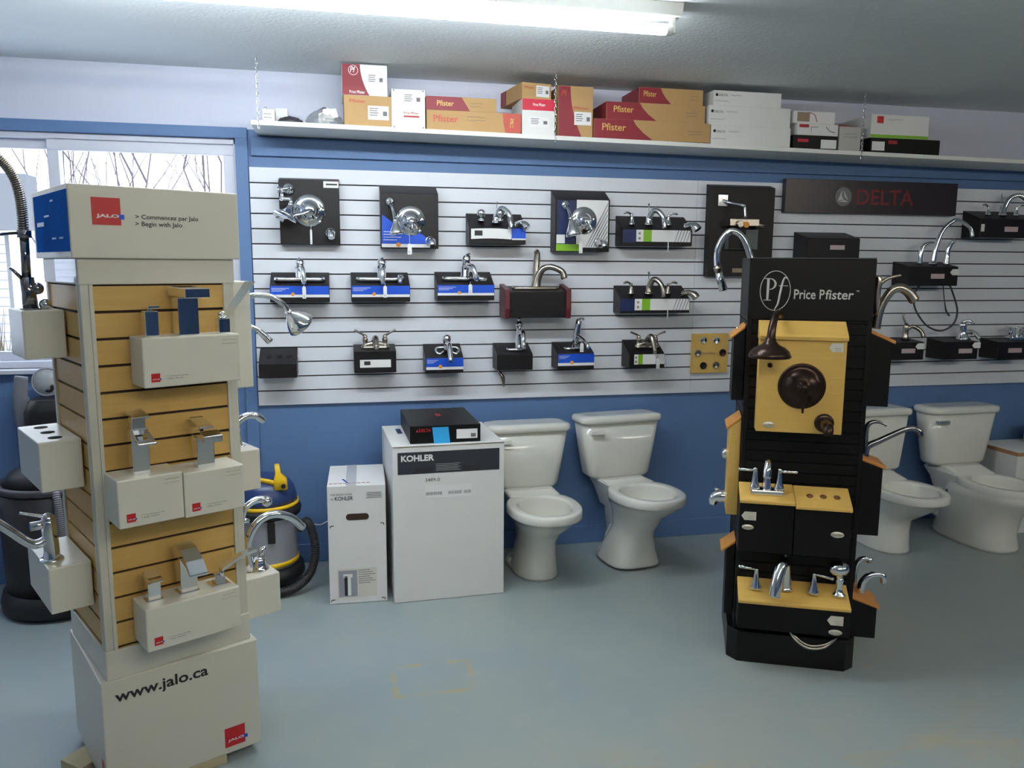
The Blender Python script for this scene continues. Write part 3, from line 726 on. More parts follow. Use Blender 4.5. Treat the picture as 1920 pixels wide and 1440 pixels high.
c = block(1514, 1612, 436, 447, 484, .15, 'empty black display box with a small pink plate, behind the top of the black tower', name='display_block', cat='display block')
a = c.p(1556, 468, .15); b = c.p(1584, 460, .15); part('name_plate', patch(a.x, b.x, a.z, b.z, -.1506), mat('pale_pink_plate', S(196, 176, 180), .5), c.t)
m_plate = bpy.data.materials['pale_pink_plate']
def dark_block(u0, u1, vbt, vft, vfb, pu, pv, label):
    c = block(u0, u1, vbt, vft, vfb, .15, label)
    a = c.p(pu-13, pv+4.5, .15); b = c.p(pu+13, pv-4.5, .15); part('name_plate', patch(a.x, b.x, a.z, b.z, -.1506), m_plate, c.t)
    return c
def side_tag(c, u, v, s=1):
    a = c.p(u, v, .158); g = G().prism([(a.x-.02, a.z), (a.x-.004, a.z+.020), (a.x+.04, a.z+.020), (a.x+.04, a.z-.016), (a.x-.004, a.z-.016)], -.1585, -.157, axis='y')
    part('price_tag', g, m_white, c.t)
c = dark_block(1704, 1796, 491, 500, 536, 1758, 518, 'black block with a tall chrome gooseneck, two levers and a dangling black hose')
zt = c.top(-.08); q = c.p(1749, 495, .08); s = c.p(1824, 442, .12); tp = c.p(1795, 409, .10)
arc_spout([(q.x, -.08, zt), (q.x+.012, -.08, zt+.10), (q.x+.045, -.085, zt+.20), (tp.x-.03, -.095, tp.z-.022), (tp.x+.01, -.10, tp.z-.012), (s.x-.015, -.11, tp.z-.055), (s.x, -.12, s.z)], [.016, .014, .012, .011, .011, .011, .014], m_chrome, c.t, base=.026)
q2 = c.p(1725, 497, .08)
part('handle', G().tube([(q2.x-.004, -.08, zt), (q2.x, -.08, zt+.07), (q2.x+.012, -.082, zt+.11), (q2.x+.05, -.09, zt+.130), (q2.x+.08, -.09, zt+.128)], [.018, .016, .013, .007, .005], 12, smooth=6), m_chrome, c.t)
q3 = c.p(1774, 496, .08)
part('side_spray', G().tube([(q3.x, -.08, zt), (q3.x+.002, -.08, zt+.05), (q3.x+.008, -.08, zt+.10), (q3.x+.025, -.088, zt+.135), (q3.x+.035, -.10, zt+.138)], [.020, .014, .015, .013, .016], 12, smooth=6), m_chrome, c.t)
hose = [c.p(u, v, .09) for u, v in ((1781, 535), (1790, 560), (1795, 585), (1787, 608), (1765, 620), (1741, 613), (1724, 594), (1714, 572), (1716, 550), (1724, 535))]
part('hose', G().tube(hose, .0055, 8, smooth=6), m_dkgrey, c.t)
part('thin_hose', G().tube([c.p(u, v, .07) for u, v in ((1768, 535), (1771, 565), (1774, 583), (1780, 592))], [.003, .003, .006, .006], 8, smooth=4), m_dkgrey, c.t)
side_tag(c, 1787, 511)
c = dark_block(1838, 1935, 397, 411, 446, 1896, 430, 'black block with a chrome arc faucet and two levers, right of the sign')
zt = c.top(-.08); q = c.p(1879, 405, .08); 
arc_spout([(q.x, -.08, zt), (q.x+.012, -.08, zt+.05), (q.x+.04, -.09, zt+.105), (q.x+.09, -.105, zt+.12), (q.x+.13, -.12, zt+.09), (q.x+.14, -.125, zt+.05)], [.020, .016, .014, .014, .014, .015], m_chrome, c.t, base=.024)
lever_handle(c.p(1852, 405, .08).x, -.08, zt, m_chrome, c.t, dx=-.05, h=.05)
lever_handle(c.p(1905, 405, .08).x, -.08, zt, m_chrome, c.t, dx=.05, h=.05)
part('lift_rod', G().cyl((q.x+.012, -.05, zt), (q.x+.012, -.05, zt+.135), .0025, 8), m_chrome, c.t)
a = c.p(1843, 427, .152); part('price_tag', patch(a.x-.012, a.x+.012, a.z-.022, a.z+.022, -.1512), m_white, c.t)
c = dark_block(1666, 1732, 633, 642, 675, 1703, 658, 'black block with a bronze-toned single hole tap, bottom row beside the black tower')
zt = c.top(-.08); q = c.p(1697, 636, .08)
part('faucet_body', G().lathe([(.026, 0), (.018, .02), (.016, .06), (.020, .085), (.012, .10), (0, .104)], (q.x, -.08, zt)), m_nickel, c.t)
arc_spout([(q.x, -.08, zt+.06), (q.x+.03, -.10, zt+.085), (q.x+.065, -.13, zt+.06), (q.x+.075, -.145, zt+.025)], [.014, .012, .012, .012], m_nickel, c.t)
part('lever', G().tube([(q.x, -.08, zt+.095), (q.x-.02, -.07, zt+.15), (q.x-.005, -.075, zt+.165)], [.007, .006, .005], 10, smooth=4), m_nickel, c.t)
side_tag(c, 1722, 650)
c = dark_block(1769, 1833, 632, 641, 674, 1810, 658, 'black block with a teapot-like chrome tap, bottom row right of the tower')
zt = c.top(-.08); q = c.p(1808, 635, .08)
part('faucet_body', G().lathe([(.045, 0), (.038, .012), (.026, .035), (.021, .06), (.024, .085), (.022, .10), (.012, .112), (0, .115)], (q.x-.01, -.08, zt), (-.12, 0, 1)), m_chrome, c.t)
arc_spout([(q.x, -.085, zt+.05), (q.x+.03, -.12, zt+.045), (q.x+.045, -.15, zt+.012)], [.018, .015, .013], m_chrome, c.t)
part('lever', G().tube([(q.x-.02, -.08, zt+.108), (q.x+.0, -.11, zt+.118), (q.x+.012, -.135, zt+.10)], [.012, .009, .007], 10, smooth=4), m_chrome, c.t)
side_tag(c, 1828, 648)
c = dark_block(1871, 1935, 632, 641, 673, 1903, 657, 'black block with a low two cross-handle chrome tap at the right edge, bottom row')
zt = c.top(-.08); q = c.p(1896, 636, .08)
part('deck_plate', G().box(q.x-.035, q.x+.13, -.105, -.055, zt-.004, zt+.02), m_chrome, c.t, bev=.006)
for dx in (-.01, .085):
    g = G().cyl((q.x+dx, -.08, zt+.02), (q.x+dx, -.08, zt+.075), .012)
    for k in range(2): a = k*pi/2+.4; g.cyl((q.x+dx-.034*cos(a), -.08-.034*sin(a), zt+.078), (q.x+dx+.034*cos(a), -.08+.034*sin(a), zt+.078), .006, 8)
    part('cross_handle', g, m_chrome, c.t)
arc_spout([(q.x+.04, -.08, zt+.02), (q.x+.04, -.095, zt+.07), (q.x+.045, -.13, zt+.065), (q.x+.045, -.15, zt+.035)], [.014, .013, .012, .011], m_chrome, c.t)

# ------------------------------------------------------------------ cartons on the high shelf
def carton(u0, u1, vt, vb, label, m, y=-.275, depth=.24, on_top=None, rot=0.0, group=None, name='carton', cat='box'):
    p0, p1 = at(u0, (vt+vb)/2, y), at(u1, (vt+vb)/2, y); um = (u0+u1)/2
    h = at(um, vt, y).z-at(um, vb, y).z; w = (p1.x-p0.x)/cos(rot)
    z = max(shz(p0.x), shz(p1.x))+.0006 if on_top is None else on_top
    t = thing(name, label, cat, (p0.x, y, z), rot, group)
    part('carton_body', G().box(0, w, 0, depth, 0, h), m, t, bev=.0015)
    return t, w, h, z+h
def curve_panel(w0, w1, h, mirror=False, k=14):
    """red field that ends in a swept curve, top width w0 and bottom width w1"""
    pts = [(0.001, .001)]+[(w1+(w0-w1)*(1-(1-i/k)**2)*1.0, .001+(h-.002)*i/k) for i in range(k+1)]+[(.001, h-.001)]
    return pts
def red_curve(t, w0, w1, h, m, x=0.0, y0=-.0002, flip=None):
    pts = curve_panel(w0, w1, h)
    if flip is not None: pts = [(flip-a, b) for a, b in pts]
    return part('red_print', G().prism([(x+a, b) for a, b in pts], y0-.0006, y0, axis='y'), m, t)
def addr_label(t, x0, x1, z0, z1, y=-.0008, rot=0):
    o = part('address_label', patch(x0, x1, z0, z1, y), m_white, t)
    g = G(); w = x1-x0; h = z1-z0
    for k in range(4): g.box(x0+w*.08, x0+w*(.5-.05*(k % 2)), y-.0012, y-.0006, z1-h*(.22+.16*k), z1-h*(.16+.16*k))
    g.box(x0+w*.72, x0+w*.92, y-.0012, y-.0006, z0+h*.3, z0+h*.62)
    part('print', g, m_greyink, o)
def scribble(t, x0, x1, z, n=2, y=-.0002, m=None):
    g = G(); random.seed(int(x0*1e4+z*1e3))
    for k in range(n):
        pts = [(x0+(x1-x0)*i/14, y-.0006, z-k*.016+random.uniform(-.0035, .0035)) for i in range(15)]
        g.tube(pts, .0008, 4)
    part('handwriting', g, m or m_greyink, t)
def emblem_text(t, s, x, z, w, h, m, y=-.0010, sh=0.0): return lettering(s, x, z, w, h, y, m, t, shear=sh)
m_pf = mat('muted_red_print', S(186, 74, 56), .5)
m_dkred = mat('dark_red_print', S(138, 36, 48), .5)

t, w, h, zt_ = carton(492, 515, 203, 226, 'small white carton, leftmost thing on the high shelf', m_cardwhite, depth=.09)
scribble(t, .008, .04, h*.6, 2, m=m_ink); part('cap', G().ball((.012, .03, h+.007), .008), m_chrome, t)
t, w, h, _ = carton(516, 539, 186, 222, 'small plain white carton behind the dark bag on the shelf', m_cardwhite, y=-.12, depth=.08)
def bag(u0, u1, vt, y, depth, label, m, seed, papers=0):
    random.seed(seed); p0, p1 = at(u0, 226, y), at(u1, 226, y); w = p1.x-p0.x; hh = at(u0, vt, y).z-shz(p0.x); cx = (p0.x+p1.x)/2
    g = G(); rings = []; n = 26
    for i in range(9):
        f = i/8; r = [.92, 1.0, 1.0, .96, .88, .74, .55, .32, .05][i]
        rings.append([(w/2*r*cos(2*pi*k/n)*(1+random.uniform(-.06, .06)), depth/2*r*sin(2*pi*k/n)*(1+random.uniform(-.06, .06)), hh*f+(random.uniform(-.006, .006) if i else .001)) for k in range(n)])
    g.loft(rings)
    t = thing('plastic_bag', label, 'bag', (cx, y+depth/2, shz(cx)+.002)); part('bag_film', g, m, t)
    for k in range(papers):
        a = random.uniform(-.5, .5); s = .03; c0 = Vector((random.uniform(-.028, .040), -depth*.38, random.uniform(.03, hh*.72)))
        vs = [c0+Vector((s*cos(a+q)*1.2, random.uniform(-.012, .012), s*sin(a+q))) for q in (0.7, 2.3, 3.8, 5.4)]
        vs += [v+Vector((0, .001, 0)) for v in vs]
        part('paper_slip', G().add(vs, [(0, 1, 2, 3), (7, 6, 5, 4), (0, 4, 5, 1), (2, 6, 7, 3), (1, 5, 6, 2), (3, 7, 4, 0)]), m_white, t)
bag(517, 568, 214, -.26, .12, 'flat dark plastic bag beside the small white cartons on the shelf', m_dkgrey, 3)
bag(572, 645, 195, -.27, .17, 'clear plastic bag of white paper slips on the shelf', m_glassbag, 5, 7)
PF_ = 'Price Pfister'
t, w, h, z1 = carton(645, 734, 178, 235, 'brown carton with a white address label, under the red and white carton', m_card)
addr_label(t, w*.50, w*.94, h*.22, h*.68); emblem_text(t, 'Pfister', w*.12, h*.76, w*.34, .016, m_pf)
t, w, h, _ = carton(641, 726, 120, 178.5, 'red and white carton, topmost at the left end of the shelf', m_cardwhite, on_top=z1)
red_curve(t, w*.40, w*.60, h, m_dkred)
part('ring_emblem', G().torus((w*.25, -.0012, h*.80), .022, .0013, (0, 1, 0), m=6), m_white, t); lettering('Pf', w*.18, h*.73, .026, .026, -.0012, m_white, t, shear=.2)
lettering(PF_, w*.16, h*.06, w*.34, .014, -.0012, m_white, t); addr_label(t, w*.55, w*.93, h*.34, h*.74)
t, w, h, _ = carton(734, 797, 165, 238, 'upright white carton right of the stacked red and white one', m_cardwhite)
addr_label(t, w*.34, w*.90, h*.60, h*.92); lettering(PF_, w*.36, h*.37, w*.45, .010, -.0010, m_red, t); part('red_print', patch(w*.36, w*.82, h*.285, h*.33, -.0004), m_red, t)
g = G()
for (a, b) in ((.07, .03), (.94, .03), (.07, .97), (.94, .97)): g.cyl((w*a, 0, h*b), (w*a, -.001, h*b), .003, 10)
part('staples', g, m_ink, t)
t, w, h, z1 = carton(800, 977, 209, 246, 'long brown carton with a red right end, under a shorter flat carton', m_card)
part('red_print', G().prism([(w*.80, h-.001), (w-.001, h-.001), (w-.001, .001), (w*.83, .001), (w*.81, h*.5)], -.0008, -.0002, axis='y'), m_pf, t)
emblem_text(t, 'Pfister', w*.07, h*.42, w*.26, h*.34, m_pf); scribble(t, w*.42, w*.62, h*.72, 2)
lettering('Pf', w*.88, h*.25, .020, h*.5, -.0012, m_beech, t, shear=.2)
t, w, h, _ = carton(799, 931, 185, 211, 'flat brown and red carton on top of the long brown one', m_card, on_top=z1)
part('red_print', G().prism([(.001, .001), (w*.62, .001), (w*.50, h-.001), (.001, h-.001)], -.0008, -.0002, axis='y'), m_dkred, t); emblem_text(t, 'Pfister', w*.15, h*.32, w*.24, h*.4, m_beech)
scribble(t, w*.62, w*.80, h*.6, 2)
t, w, h, z1 = carton(979, 1040, 182, 250, 'white carton with a crimson band, under the tilted brown carton', m_cardwhite)
part('red_print', patch(.001, w-.001, h*.68, h-.001, -.0004), m_crimson, t); lettering(PF_, w*.33, h*.80, w*.38, .014, -.0012, m_white, t); addr_label(t, w*.22, w*.82, h*.22, h*.50)
t, w, h, _ = carton(979, 1036, 153, 183, 'brown carton turned at an angle on the white and crimson one', m_card, on_top=z1, rot=.16, depth=.30, y=-.28)
addr_label(t, w*.48, w*.93, h*.15, h*.85); emblem_text(t, 'Pfister', w*.08, h*.62, w*.34, .012, m_pf)
part('red_print', G().box(-.0008, -.0001, .22, .299, .001, h-.001), m_dkred, t)
t, w, h, _ = carton(1047, 1112, 157, 252, 'tall brown and red carton standing upright with an open flap', m_card)
red_curve(t, w*.34, w*.68, h, m_dkred); addr_label(t, w*.46, w*.95, h*.24, h*.50); emblem_text(t, 'Pfister', w*.44, h*.55, w*.45, .014, m_pf)
lettering('Pf', w*.08, h*.80, .03, .03, -.0012, m_pf, t, shear=.2)
part('open_flap', G().add([(0, .01, h+.001), (w, .01, h+.001), (w*1.0, .20, h+.035), (.01, .20, h+.035), (0, .01, h+.003), (w, .01, h+.003), (w*1.0, .20, h+.037), (.01, .20, h+.037)], [(0, 1, 2, 3), (7, 6, 5, 4), (0, 4, 5, 1), (1, 5, 6, 2), (2, 6, 7, 3), (3, 7, 4, 0)]), m_card, t)
def long_red(u0, u1, vt, vb, lab, ot, y=-.275, depth=.24):
    t, w, h, z1 = carton(u0, u1, vt, vb, lab, m_card, y=y, depth=depth, on_top=ot)
    part('red_print', G().prism([(.001, .001), (w*.50, .001), (w*.42, h*.35), (w*.36, h*.7), (w*.33, h-.001), (.001, h-.001)], -.0008, -.0002, axis='y'), m_dkred, t)
    part('red_print', G().box(-.0008, -.0002, .002, depth-.002, .001, h-.001), m_dkred, t)
    emblem_text(t, 'Pfister', w*.07, h*.42, w*.20, h*.36, m_beech); scribble(t, w*.80, w*.92, h*.55, 2); return z1
z1 = long_red(1113, 1332, 226, 263, 'longest brown and red carton, bottom of the stack of three', None)
z2 = long_red(1137, 1322, 199, 232, 'brown and red carton in the middle of the stack of three', z1, -.268, .25)
long_red(1198, 1318, 176, 206, 'shortest brown and red carton on top of the stack of three', z2, -.265, .26)
def delta_box(u0, u1, vt, vb, lab, ot, x=.02):
    t, w, h, z1 = carton(u0, u1, vt, vb, lab, m_cardwhite, on_top=ot); part('round_emblem', G().cyl((w*x+.01, 0, h*.70), (w*x+.01, -.001, h*.70), .008, 16), m_ink, t)
    lettering('DELTA', w*x+.022, h*.62, .05, .012, -.0010, m_greyink, t); scribble(t, w*x+.09, w*x+.15, h*.70, 1); scribble(t, w*x, w*x+.08, h*.3, 1, m=m_tan_ink); return z1
z1 = delta_box(1333, 1482, 239, 275, 'long white carton, bottom of the three white ones', None)
z2 = delta_box(1329, 1482, 201, 238, 'long white carton with pencil notes, in the middle of the three white ones', z1)
delta_box(1338, 1465, 175, 203, 'shorter white carton on top of the three white ones', z2)
t, w, h, z1 = carton(1487, 1571, 248, 274, 'black carton with a white sticker, bottom of the small stack', m_black)
part('label', patch(w*.62, w*.97, h*.08, h*.72, -.0004), m_white, t); part('red_print', patch(w*.10, w*.34, h*.5, h*.72, -.0004), m_crimson, t)
t, w, h, z1 = carton(1495, 1572, 226, 248, 'white and red carton in the middle of the small stack', m_cardwhite, on_top=z1)
part('red_print', patch(w*.05, w*.28, h*.66, h*.92, -.0004), m_red, t); part('faucet_picture', G().tube([(w*.34, -.001, h*.2), (w*.34, -.001, h*.7), (w*.5, -.001, h*.72)], .0012, 5).tube([(w*.7, -.001, h*.75), (w*.8, -.001, h*.4), (w*.92, -.001, h*.3)], .002, 5), m_greyink, t)
t, w, h, _ = carton(1489, 1566, 203, 226, 'white carton with a brown picture and red arc, topmost of the small stack', m_cardwhite, on_top=z1)
part('picture', patch(w*.08, w*.38, h*.15, h*.9, -.0004), m_tan_ink, t); part('red_arc', G().tube([(w*.36, -.001, h*.9), (w*.5, -.001, h*.7), (w*.56, -.001, h*.15)], .0016, 6, smooth=4), m_red, t)
t, w, h, _ = carton(1574, 1614, 233, 279, 'small grey-white carton between the small stack and the black carton', mat('grey_carton', S(186, 184, 180), .6, noise=.04), depth=.16)
scribble(t, w*.2, w*.8, h*.7, 2)
part('open_flap', G().add([(0, .01, h), (w, .01, h), (w*.8, .12, h+.03), (w*.3, .12, h+.03), (0, .01, h+.002), (w, .01, h+.002), (w*.8, .12, h+.032), (w*.3, .12, h+.032)], [(0, 1, 2, 3), (7, 6, 5, 4), (0, 4, 5, 1), (1, 5, 6, 2), (2, 6, 7, 3), (3, 7, 4, 0)]), m_pf, t)
t, w, h, z1 = carton(1632, 1762, 259, 287, 'long black carton at the right end of the shelf with one end flap open', m_black)
part('label', patch(w*.02, w*.20, h*.15, h*.75, -.0004), m_white, t); part('red_print', patch(w*.25, w*.38, h*.62, h*.85, -.0004), m_red, t)
part('open_flap', G().add([(w, .0, h*.95), (w, .0, .01), (w+.05, .06, h*.25), (w, .002, h*.95), (w, .002, .01), (w+.05, .062, h*.25)], [(0, 1, 2), (5, 4, 3), (0, 3, 4, 1), (1, 4, 5, 2), (2, 5, 3, 0)]), m_black, t)
t, w, h, _ = carton(1633, 1742, 213, 257, 'white carton with a green lower edge and small red square, on the long black carton', m_cardwhite, on_top=z1)
part('green_print', patch(.001, w-.001, .001, h*.14, -.0004), m_green, t); part('logo_square', patch(w*.10, w*.21, h*.62, h*.92, -.0004), m_logored, t); scribble(t, w*.28, w*.55, h*.80, 1)

# ------------------------------------------------------------------ the cream display tower
JX, JY, JT, JW, JD = -.276, -1.921, .502, .430, .410
JF = (JX, JY, JT)
def side(F, W, D, s):
    x, y, th = F; c, n = cos(th), sin(th)
    if s == 'l': return (x-D*n, y+D*c, th-pi/2)
    if s == 'r': return (x+W*c, y+W*n, th+pi/2)
JL, JR = side(JF, JW, JD, 'l'), side(JF, JW, JD, 'r')
m_film = mat('blue_plastic_film', S(48, 108, 196), .6, spec=.0, noise=.12, nscale=14)
m_clearfilm = mat('clear_film_strip', S(196, 204, 214), .12, coat=.6)
tw = thing('display_tower', 'tall cream and maple slatted faucet display tower at the left front', 'display tower', (JX, JY, 0), JT)
ZJ0, ZJ1 = .40, 1.60
g = G(); gi = .004
g.box(.012, JW-.012, .012, JD-.012, ZJ0, ZJ1, 1)
zs = [ZJ0]+sorted([1.483-(k-1)*.0762 for k in range(0, 15)])+[ZJ1]
for i in range(len(zs)-1):
    a, b = zs[i]+gi*(i > 0), zs[i+1]-gi*(i < len(zs)-2)
    if b-a < .004: continue
    g.box(.030, JW-.030, .004, .013, a, b, 0); g.box(.030, JW-.030, JD-.013, JD-.004, a, b, 0)
    g.box(.004, .013, .030, JD-.030, a, b, 0); g.box(JW-.013, JW-.004, .030, JD-.030, a, b, 0)
part('slatted_core', g, [m_maple, m_maple_groove], tw)
for (x, y, sx, sy) in ((0, 0, 1, 1), (JW, 0, -1, 1), (0, JD, 1, -1), (JW, JD, -1, -1)):
    g = G()
    def bx(a0, a1, b0, b1): g.box(min(x+sx*a0, x+sx*a1), max(x+sx*a0, x+sx*a1), min(y+sy*b0, y+sy*b1), max(y+sy*b0, y+sy*b1), .41, 1.60)
    bx(0, .022, 0, .022); bx(.022, .033, -.002, .010); bx(-.002, .010, .022, .033)
    part('corner_post', g, m_alu, tw, bev=.0015)
o = part('header_skirt', G().box(-.003, JW+.003, -.003, JD+.003, 1.560, 1.632), m_cream, tw, bev=.003)
part('film_strip', G().box(-.0042, -.0034, .005, JD*.62, 1.565, 1.63), m_clearfilm, o)
o = part('header_box', G().box(-.018, JW+.018, -.018, JD+.018, 1.632, 1.830), m_cream, tw, bev=.004)
part('blue_film_poster', G().box(-.0196, -.0184, -.012, JD*.97, 1.650, 1.815), m_film, o)
g = G()
for k, (a, w) in enumerate(((.14, .035), (.20, .06), (.05, .045), (.13, .05))):
    zz = (1.79, 1.75, 1.685, 1.685)[k]; g.box(-.0206, -.0196, a, a+w, zz, zz+.005)
for k in range(1): g.box(-.0208, -.0196, .27, .36, 1.725, 1.737)
part('pale_print', g, mat('pale_blue_print', S(150, 180, 220), .4), o)
o2 = part('plinth', G().box(-.003, JW+.003, -.003, JD+.003, .398, .488), m_cream, tw, bev=.003)
base = part('base_box', G().box(-.022, JW+.018, -.022, JD+.025, .032, .398), m_cream, tw, bev=.004)
BR = .045; base.rotation_euler.z = -BR; base.location = (JW*(1-cos(BR)), JW*sin(BR), 0)
def logo(ctx_p, par, u0, v0, u1, v1, y, letters=True, sz=None):
    """red square with white letters and a small blue square at its right edge; ctx_p gives local points"""
    a = ctx_p(u0, v1); s = sz
    part('logo_square', patch(a.x, a.x+s, a.z, a.z+s, y, .0006), m_logored, par)
    part('logo_corner', patch(a.x+s*.94, a.x+s*1.12, a.z+s*.22, a.z+s*.40, y-.0004, .0006), m_blueprint, par)
    lettering('JALO', a.x+s*.14, a.z+s*.24, s*.80, s*.16, y-.0009, m_white, par, bold=.035)
def jp(out):
    def f(u, v):
        a, z = on(JF, u, v, out); return Vector((a, -out, z))
    return f
f = jp(.018)
logo(f, tw, 173, 372, 226, 421, -.0182, sz=.074)
a = f(254, 411); b = f(371, 400); lettering('> Commencez par Jalo', a.x, a.z-.003, b.x-a.x, .0165, -.0188, m_ink, tw)
a = f(254, 425); b = f(341, 415); lettering('> Begin with Jalo', a.x, a.z-.002, b.x-a.x, .0165, -.0188, m_ink, tw)
f = jp(.022)
a = f(218, 1316); b = f(392, 1280); lettering('www.jalo.ca', a.x+.002, .315, b.x-a.x, .046, -.0228, m_ink, base, bold=.022)
a = f(424, 1375); logo(lambda u, v: Vector((f(422, 1360).x, 0, .055)), base, 0, 0, 0, 0, -.0222, sz=.066)
part('side_logo_square', G().box(-.0228, -.0222, .002, .034, .06, .135), m_logored, base)
for k, (u, v, r, w, d, lab) in enumerate(((176, 1424, .9, .16, .10, 'small wooden offcut under the left corner of the cream tower'), (372, 1424, .40, .145, .15, 'pale flat wooden board under the front of the cream tower'))):
    q = atz(u, v, .0); tag(build('wooden_board', G().box(-w/2, w/2, -d/2, d/2, 0.0005, .0315), m_brown, loc=(q.x, q.y+(.0 if k else .0), 0), rotz=r, bev=.002), lab, 'board')

class Side:
    """block hung on the left or right face of a tower; pts(u, v, b): local point in the plane a distance b behind the front face"""
    def __init__(s, name, label, cat, F, W, D, which, b0, b1, z0):
        s.F, s.W, s.D, s.w, s.b0, s.b1, s.z0 = F, W, D, which, b0, b1, z0
        s.FF = side(F, W, D, which); s.a0 = (D-b1) if which == 'l' else b0
        s.t = thing(name, label, cat, wloc(s.FF, s.a0, z0), s.FF[2]); s.L = b1-b0
    def p(s, u, v, b):
        a, z = on(s.F, u, v, -b)
        return Vector((s.D-b-s.a0, a, z-s.z0)) if s.w == 'l' else Vector((b-s.a0, -(a-s.W), z-s.z0))
def jblock(F, a0, a1, z0, z1, out, label, cat='faucet display', name='faucet_display', logo_=True, txt=True):
    t = thing(name, label, cat, wloc(F, a0, z0), F[2]); w, h = a1-a0, z1-z0
    part('display_block', G().box(0, w, -out, -.001, 0, h), m_creamblk, t, bev=.004)
    if logo_:
        s = .024; logo(lambda u, v: Vector((.020, 0, .016)), t, 0, 0, 0, 0, -out-.0002, sz=s)
        g = G(); lettering('> Commencez par Jalo', .060, .028, .062, .0042, -out-.0006, m_greyink, t); lettering('> Begin with Jalo', .060, .021, .048, .0042, -out-.0006, m_greyink, t)
        g = G()
        for k in range(2): g.tube([(w-.055+.045*i/8, -out-.0004, h-.016-.011*k+(.0016 if i % 2 else -.0016)) for i in range(9)], .0005, 4)
        part('price_pencil', g, m_tan_ink, t)
    return t, w, h
def sq_col(t, x, y, z0, z1, w, d, m=m_chrome, name='faucet_body', par=None): return part(name, G().box(x-w/2, x+w/2, y-d/2, y+d/2, z0, z1), m, par or t, bev=.002)
def slab(x0, x1, pts, th, m, par, name='spout'):
    """flat bent slab: pts are (y, z) of the upper face"""
    g = G(); up = [(y, z) for y, z in pts]; dn = [(y, z-th) for y, z in reversed(pts)]
    g.prism(up+dn, x0, x1); return part(name, g, m, par, bev=.0015)

t, w, h = jblock(JF, .118, .396, 1.274, 1.414, .115, 'long white block with a three piece square chrome tap, top of the cream tower')
b = sq_col(t, .043, -.058, h, h+.072, .036, .036, name='handle_base'); slab(.028, .058, [(-.03, h+.082), (-.065, h+.084), (-.10, h+.088)], .007, m_chrome, b, 'lever')
part('cone', G().cyl((.043, -.058, h+.07), (.043, -.058, h+.080), .007), m_chrome, b)
b = sq_col(t, .142, -.060, h, h+.108, .058, .050); slab(.108, .176, [(-.02, h+.140), (-.165, h+.136)], .026, m_chrome, b)
b = sq_col(t, .248, -.062, h, h+.044, .034, .034, name='handle_base'); part('ring', G().ball((.248, -.062, h+.054), .013), m_chrome, b)
part('lever', G().add([(.236, -.085, h+.050), (.266, -.085, h+.050), (.272, -.115, h+.115), (.302, -.115, h+.115), (.292, -.125, h+.150), (.326, -.125, h+.150)] + [(x, y-.007, z+.004) for x, y, z in [(.236, -.085, h+.050), (.266, -.085, h+.050), (.272, -.115, h+.115), (.302, -.115, h+.115), (.292, -.125, h+.150), (.326, -.125, h+.150)]],
     [(0, 1, 3, 2), (2, 3, 5, 4), (8, 9, 7, 6), (10, 11, 9, 8), (0, 6, 7, 1), (4, 5, 11, 10), (0, 2, 8, 6), (2, 4, 10, 8), (1, 7, 9, 3), (3, 9, 11, 5)]), m_chrome, b)
t, w, h = jblock(JF, .026, .203, .890, 1.028, .130, "white block with a tall waterfall chrome tap, left of the cream tower's middle pair")
b = sq_col(t, .080, -.070, h, h+.130, .046, .040)
g = G().add([(.062, -.045, h+.128), (.098, -.045, h+.128), (.055, -.155, h+.092), (.105, -.155, h+.092), (.062, -.045, h+.146), (.098, -.045, h+.146), (.055, -.155, h+.100), (.105, -.155, h+.100)], [(0, 2, 3, 1), (4, 5, 7, 6), (0, 4, 6, 2), (1, 3, 7, 5), (0, 1, 5, 4), (2, 6, 7, 3)])
part('spout', g, m_chrome, b, bev=.002); part('handle_base', G().box(.062, .098, -.085, -.05, h+.128, h+.160), m_chrome, b, bev=.002)
slab(.058, .106, [(-.025, h+.178), (-.105, h+.166)], .006, m_chrome, b, 'lever')
t, w, h = jblock(JF, .205, .384, .886, 1.020, .130, "white block with a short square chrome tap, right of the cream tower's middle pair")
b = sq_col(t, .082, -.070, h, h+.092, .052, .044); slab(.055, .110, [(-.035, h+.116), (-.12, h+.114), (-.155, h+.104)], .020, m_chrome, b)
part('neck', G().cyl((.082, -.065, h+.11), (.082, -.065, h+.124), .010), m_chrome, b); slab(.062, .102, [(-.02, h+.142), (-.11, h+.124)], .006, m_chrome, b, 'lever')
t, w, h = jblock(JF, .080, .356, .508, .638, .125, 'long white block with a three piece square chrome tap, bottom of the cream tower')
b = sq_col(t, .043, -.060, h, h+.058, .036, .034, name='handle_base'); part('foot', G().box(.020, .066, -.082, -.038, h, h+.004), m_chrome, b)
part('lever', G().prism([(-.035, h+.084), (-.105, h+.070), (-.105, h+.066), (-.078, h+.060), (-.035, h+.060)], .024, .062), m_chrome, b, bev=.0015)
b = sq_col(t, .142, -.058, h, h+.112, .050, .044); part('foot', G().box(.112, .172, -.086, -.030, h, h+.004), m_chrome, b)
part('spout', G().prism([(-.030, h+.146), (-.085, h+.140), (-.135, h+.118), (-.168, h+.086), (-.168, h+.078), (-.135, h+.100), (-.080, h+.112), (-.030, h+.112)], .116, .168), m_chrome, b, bev=.0015)
b = part('handle_base', G().prism([(-.082, h+.004), (-.040, h+.004), (-.045, h+.034), (-.070, h+.034)], .222, .252), m_chrome, t, bev=.001); part('foot', G().box(.208, .262, -.088, -.036, h, h+.004), m_chrome, b)
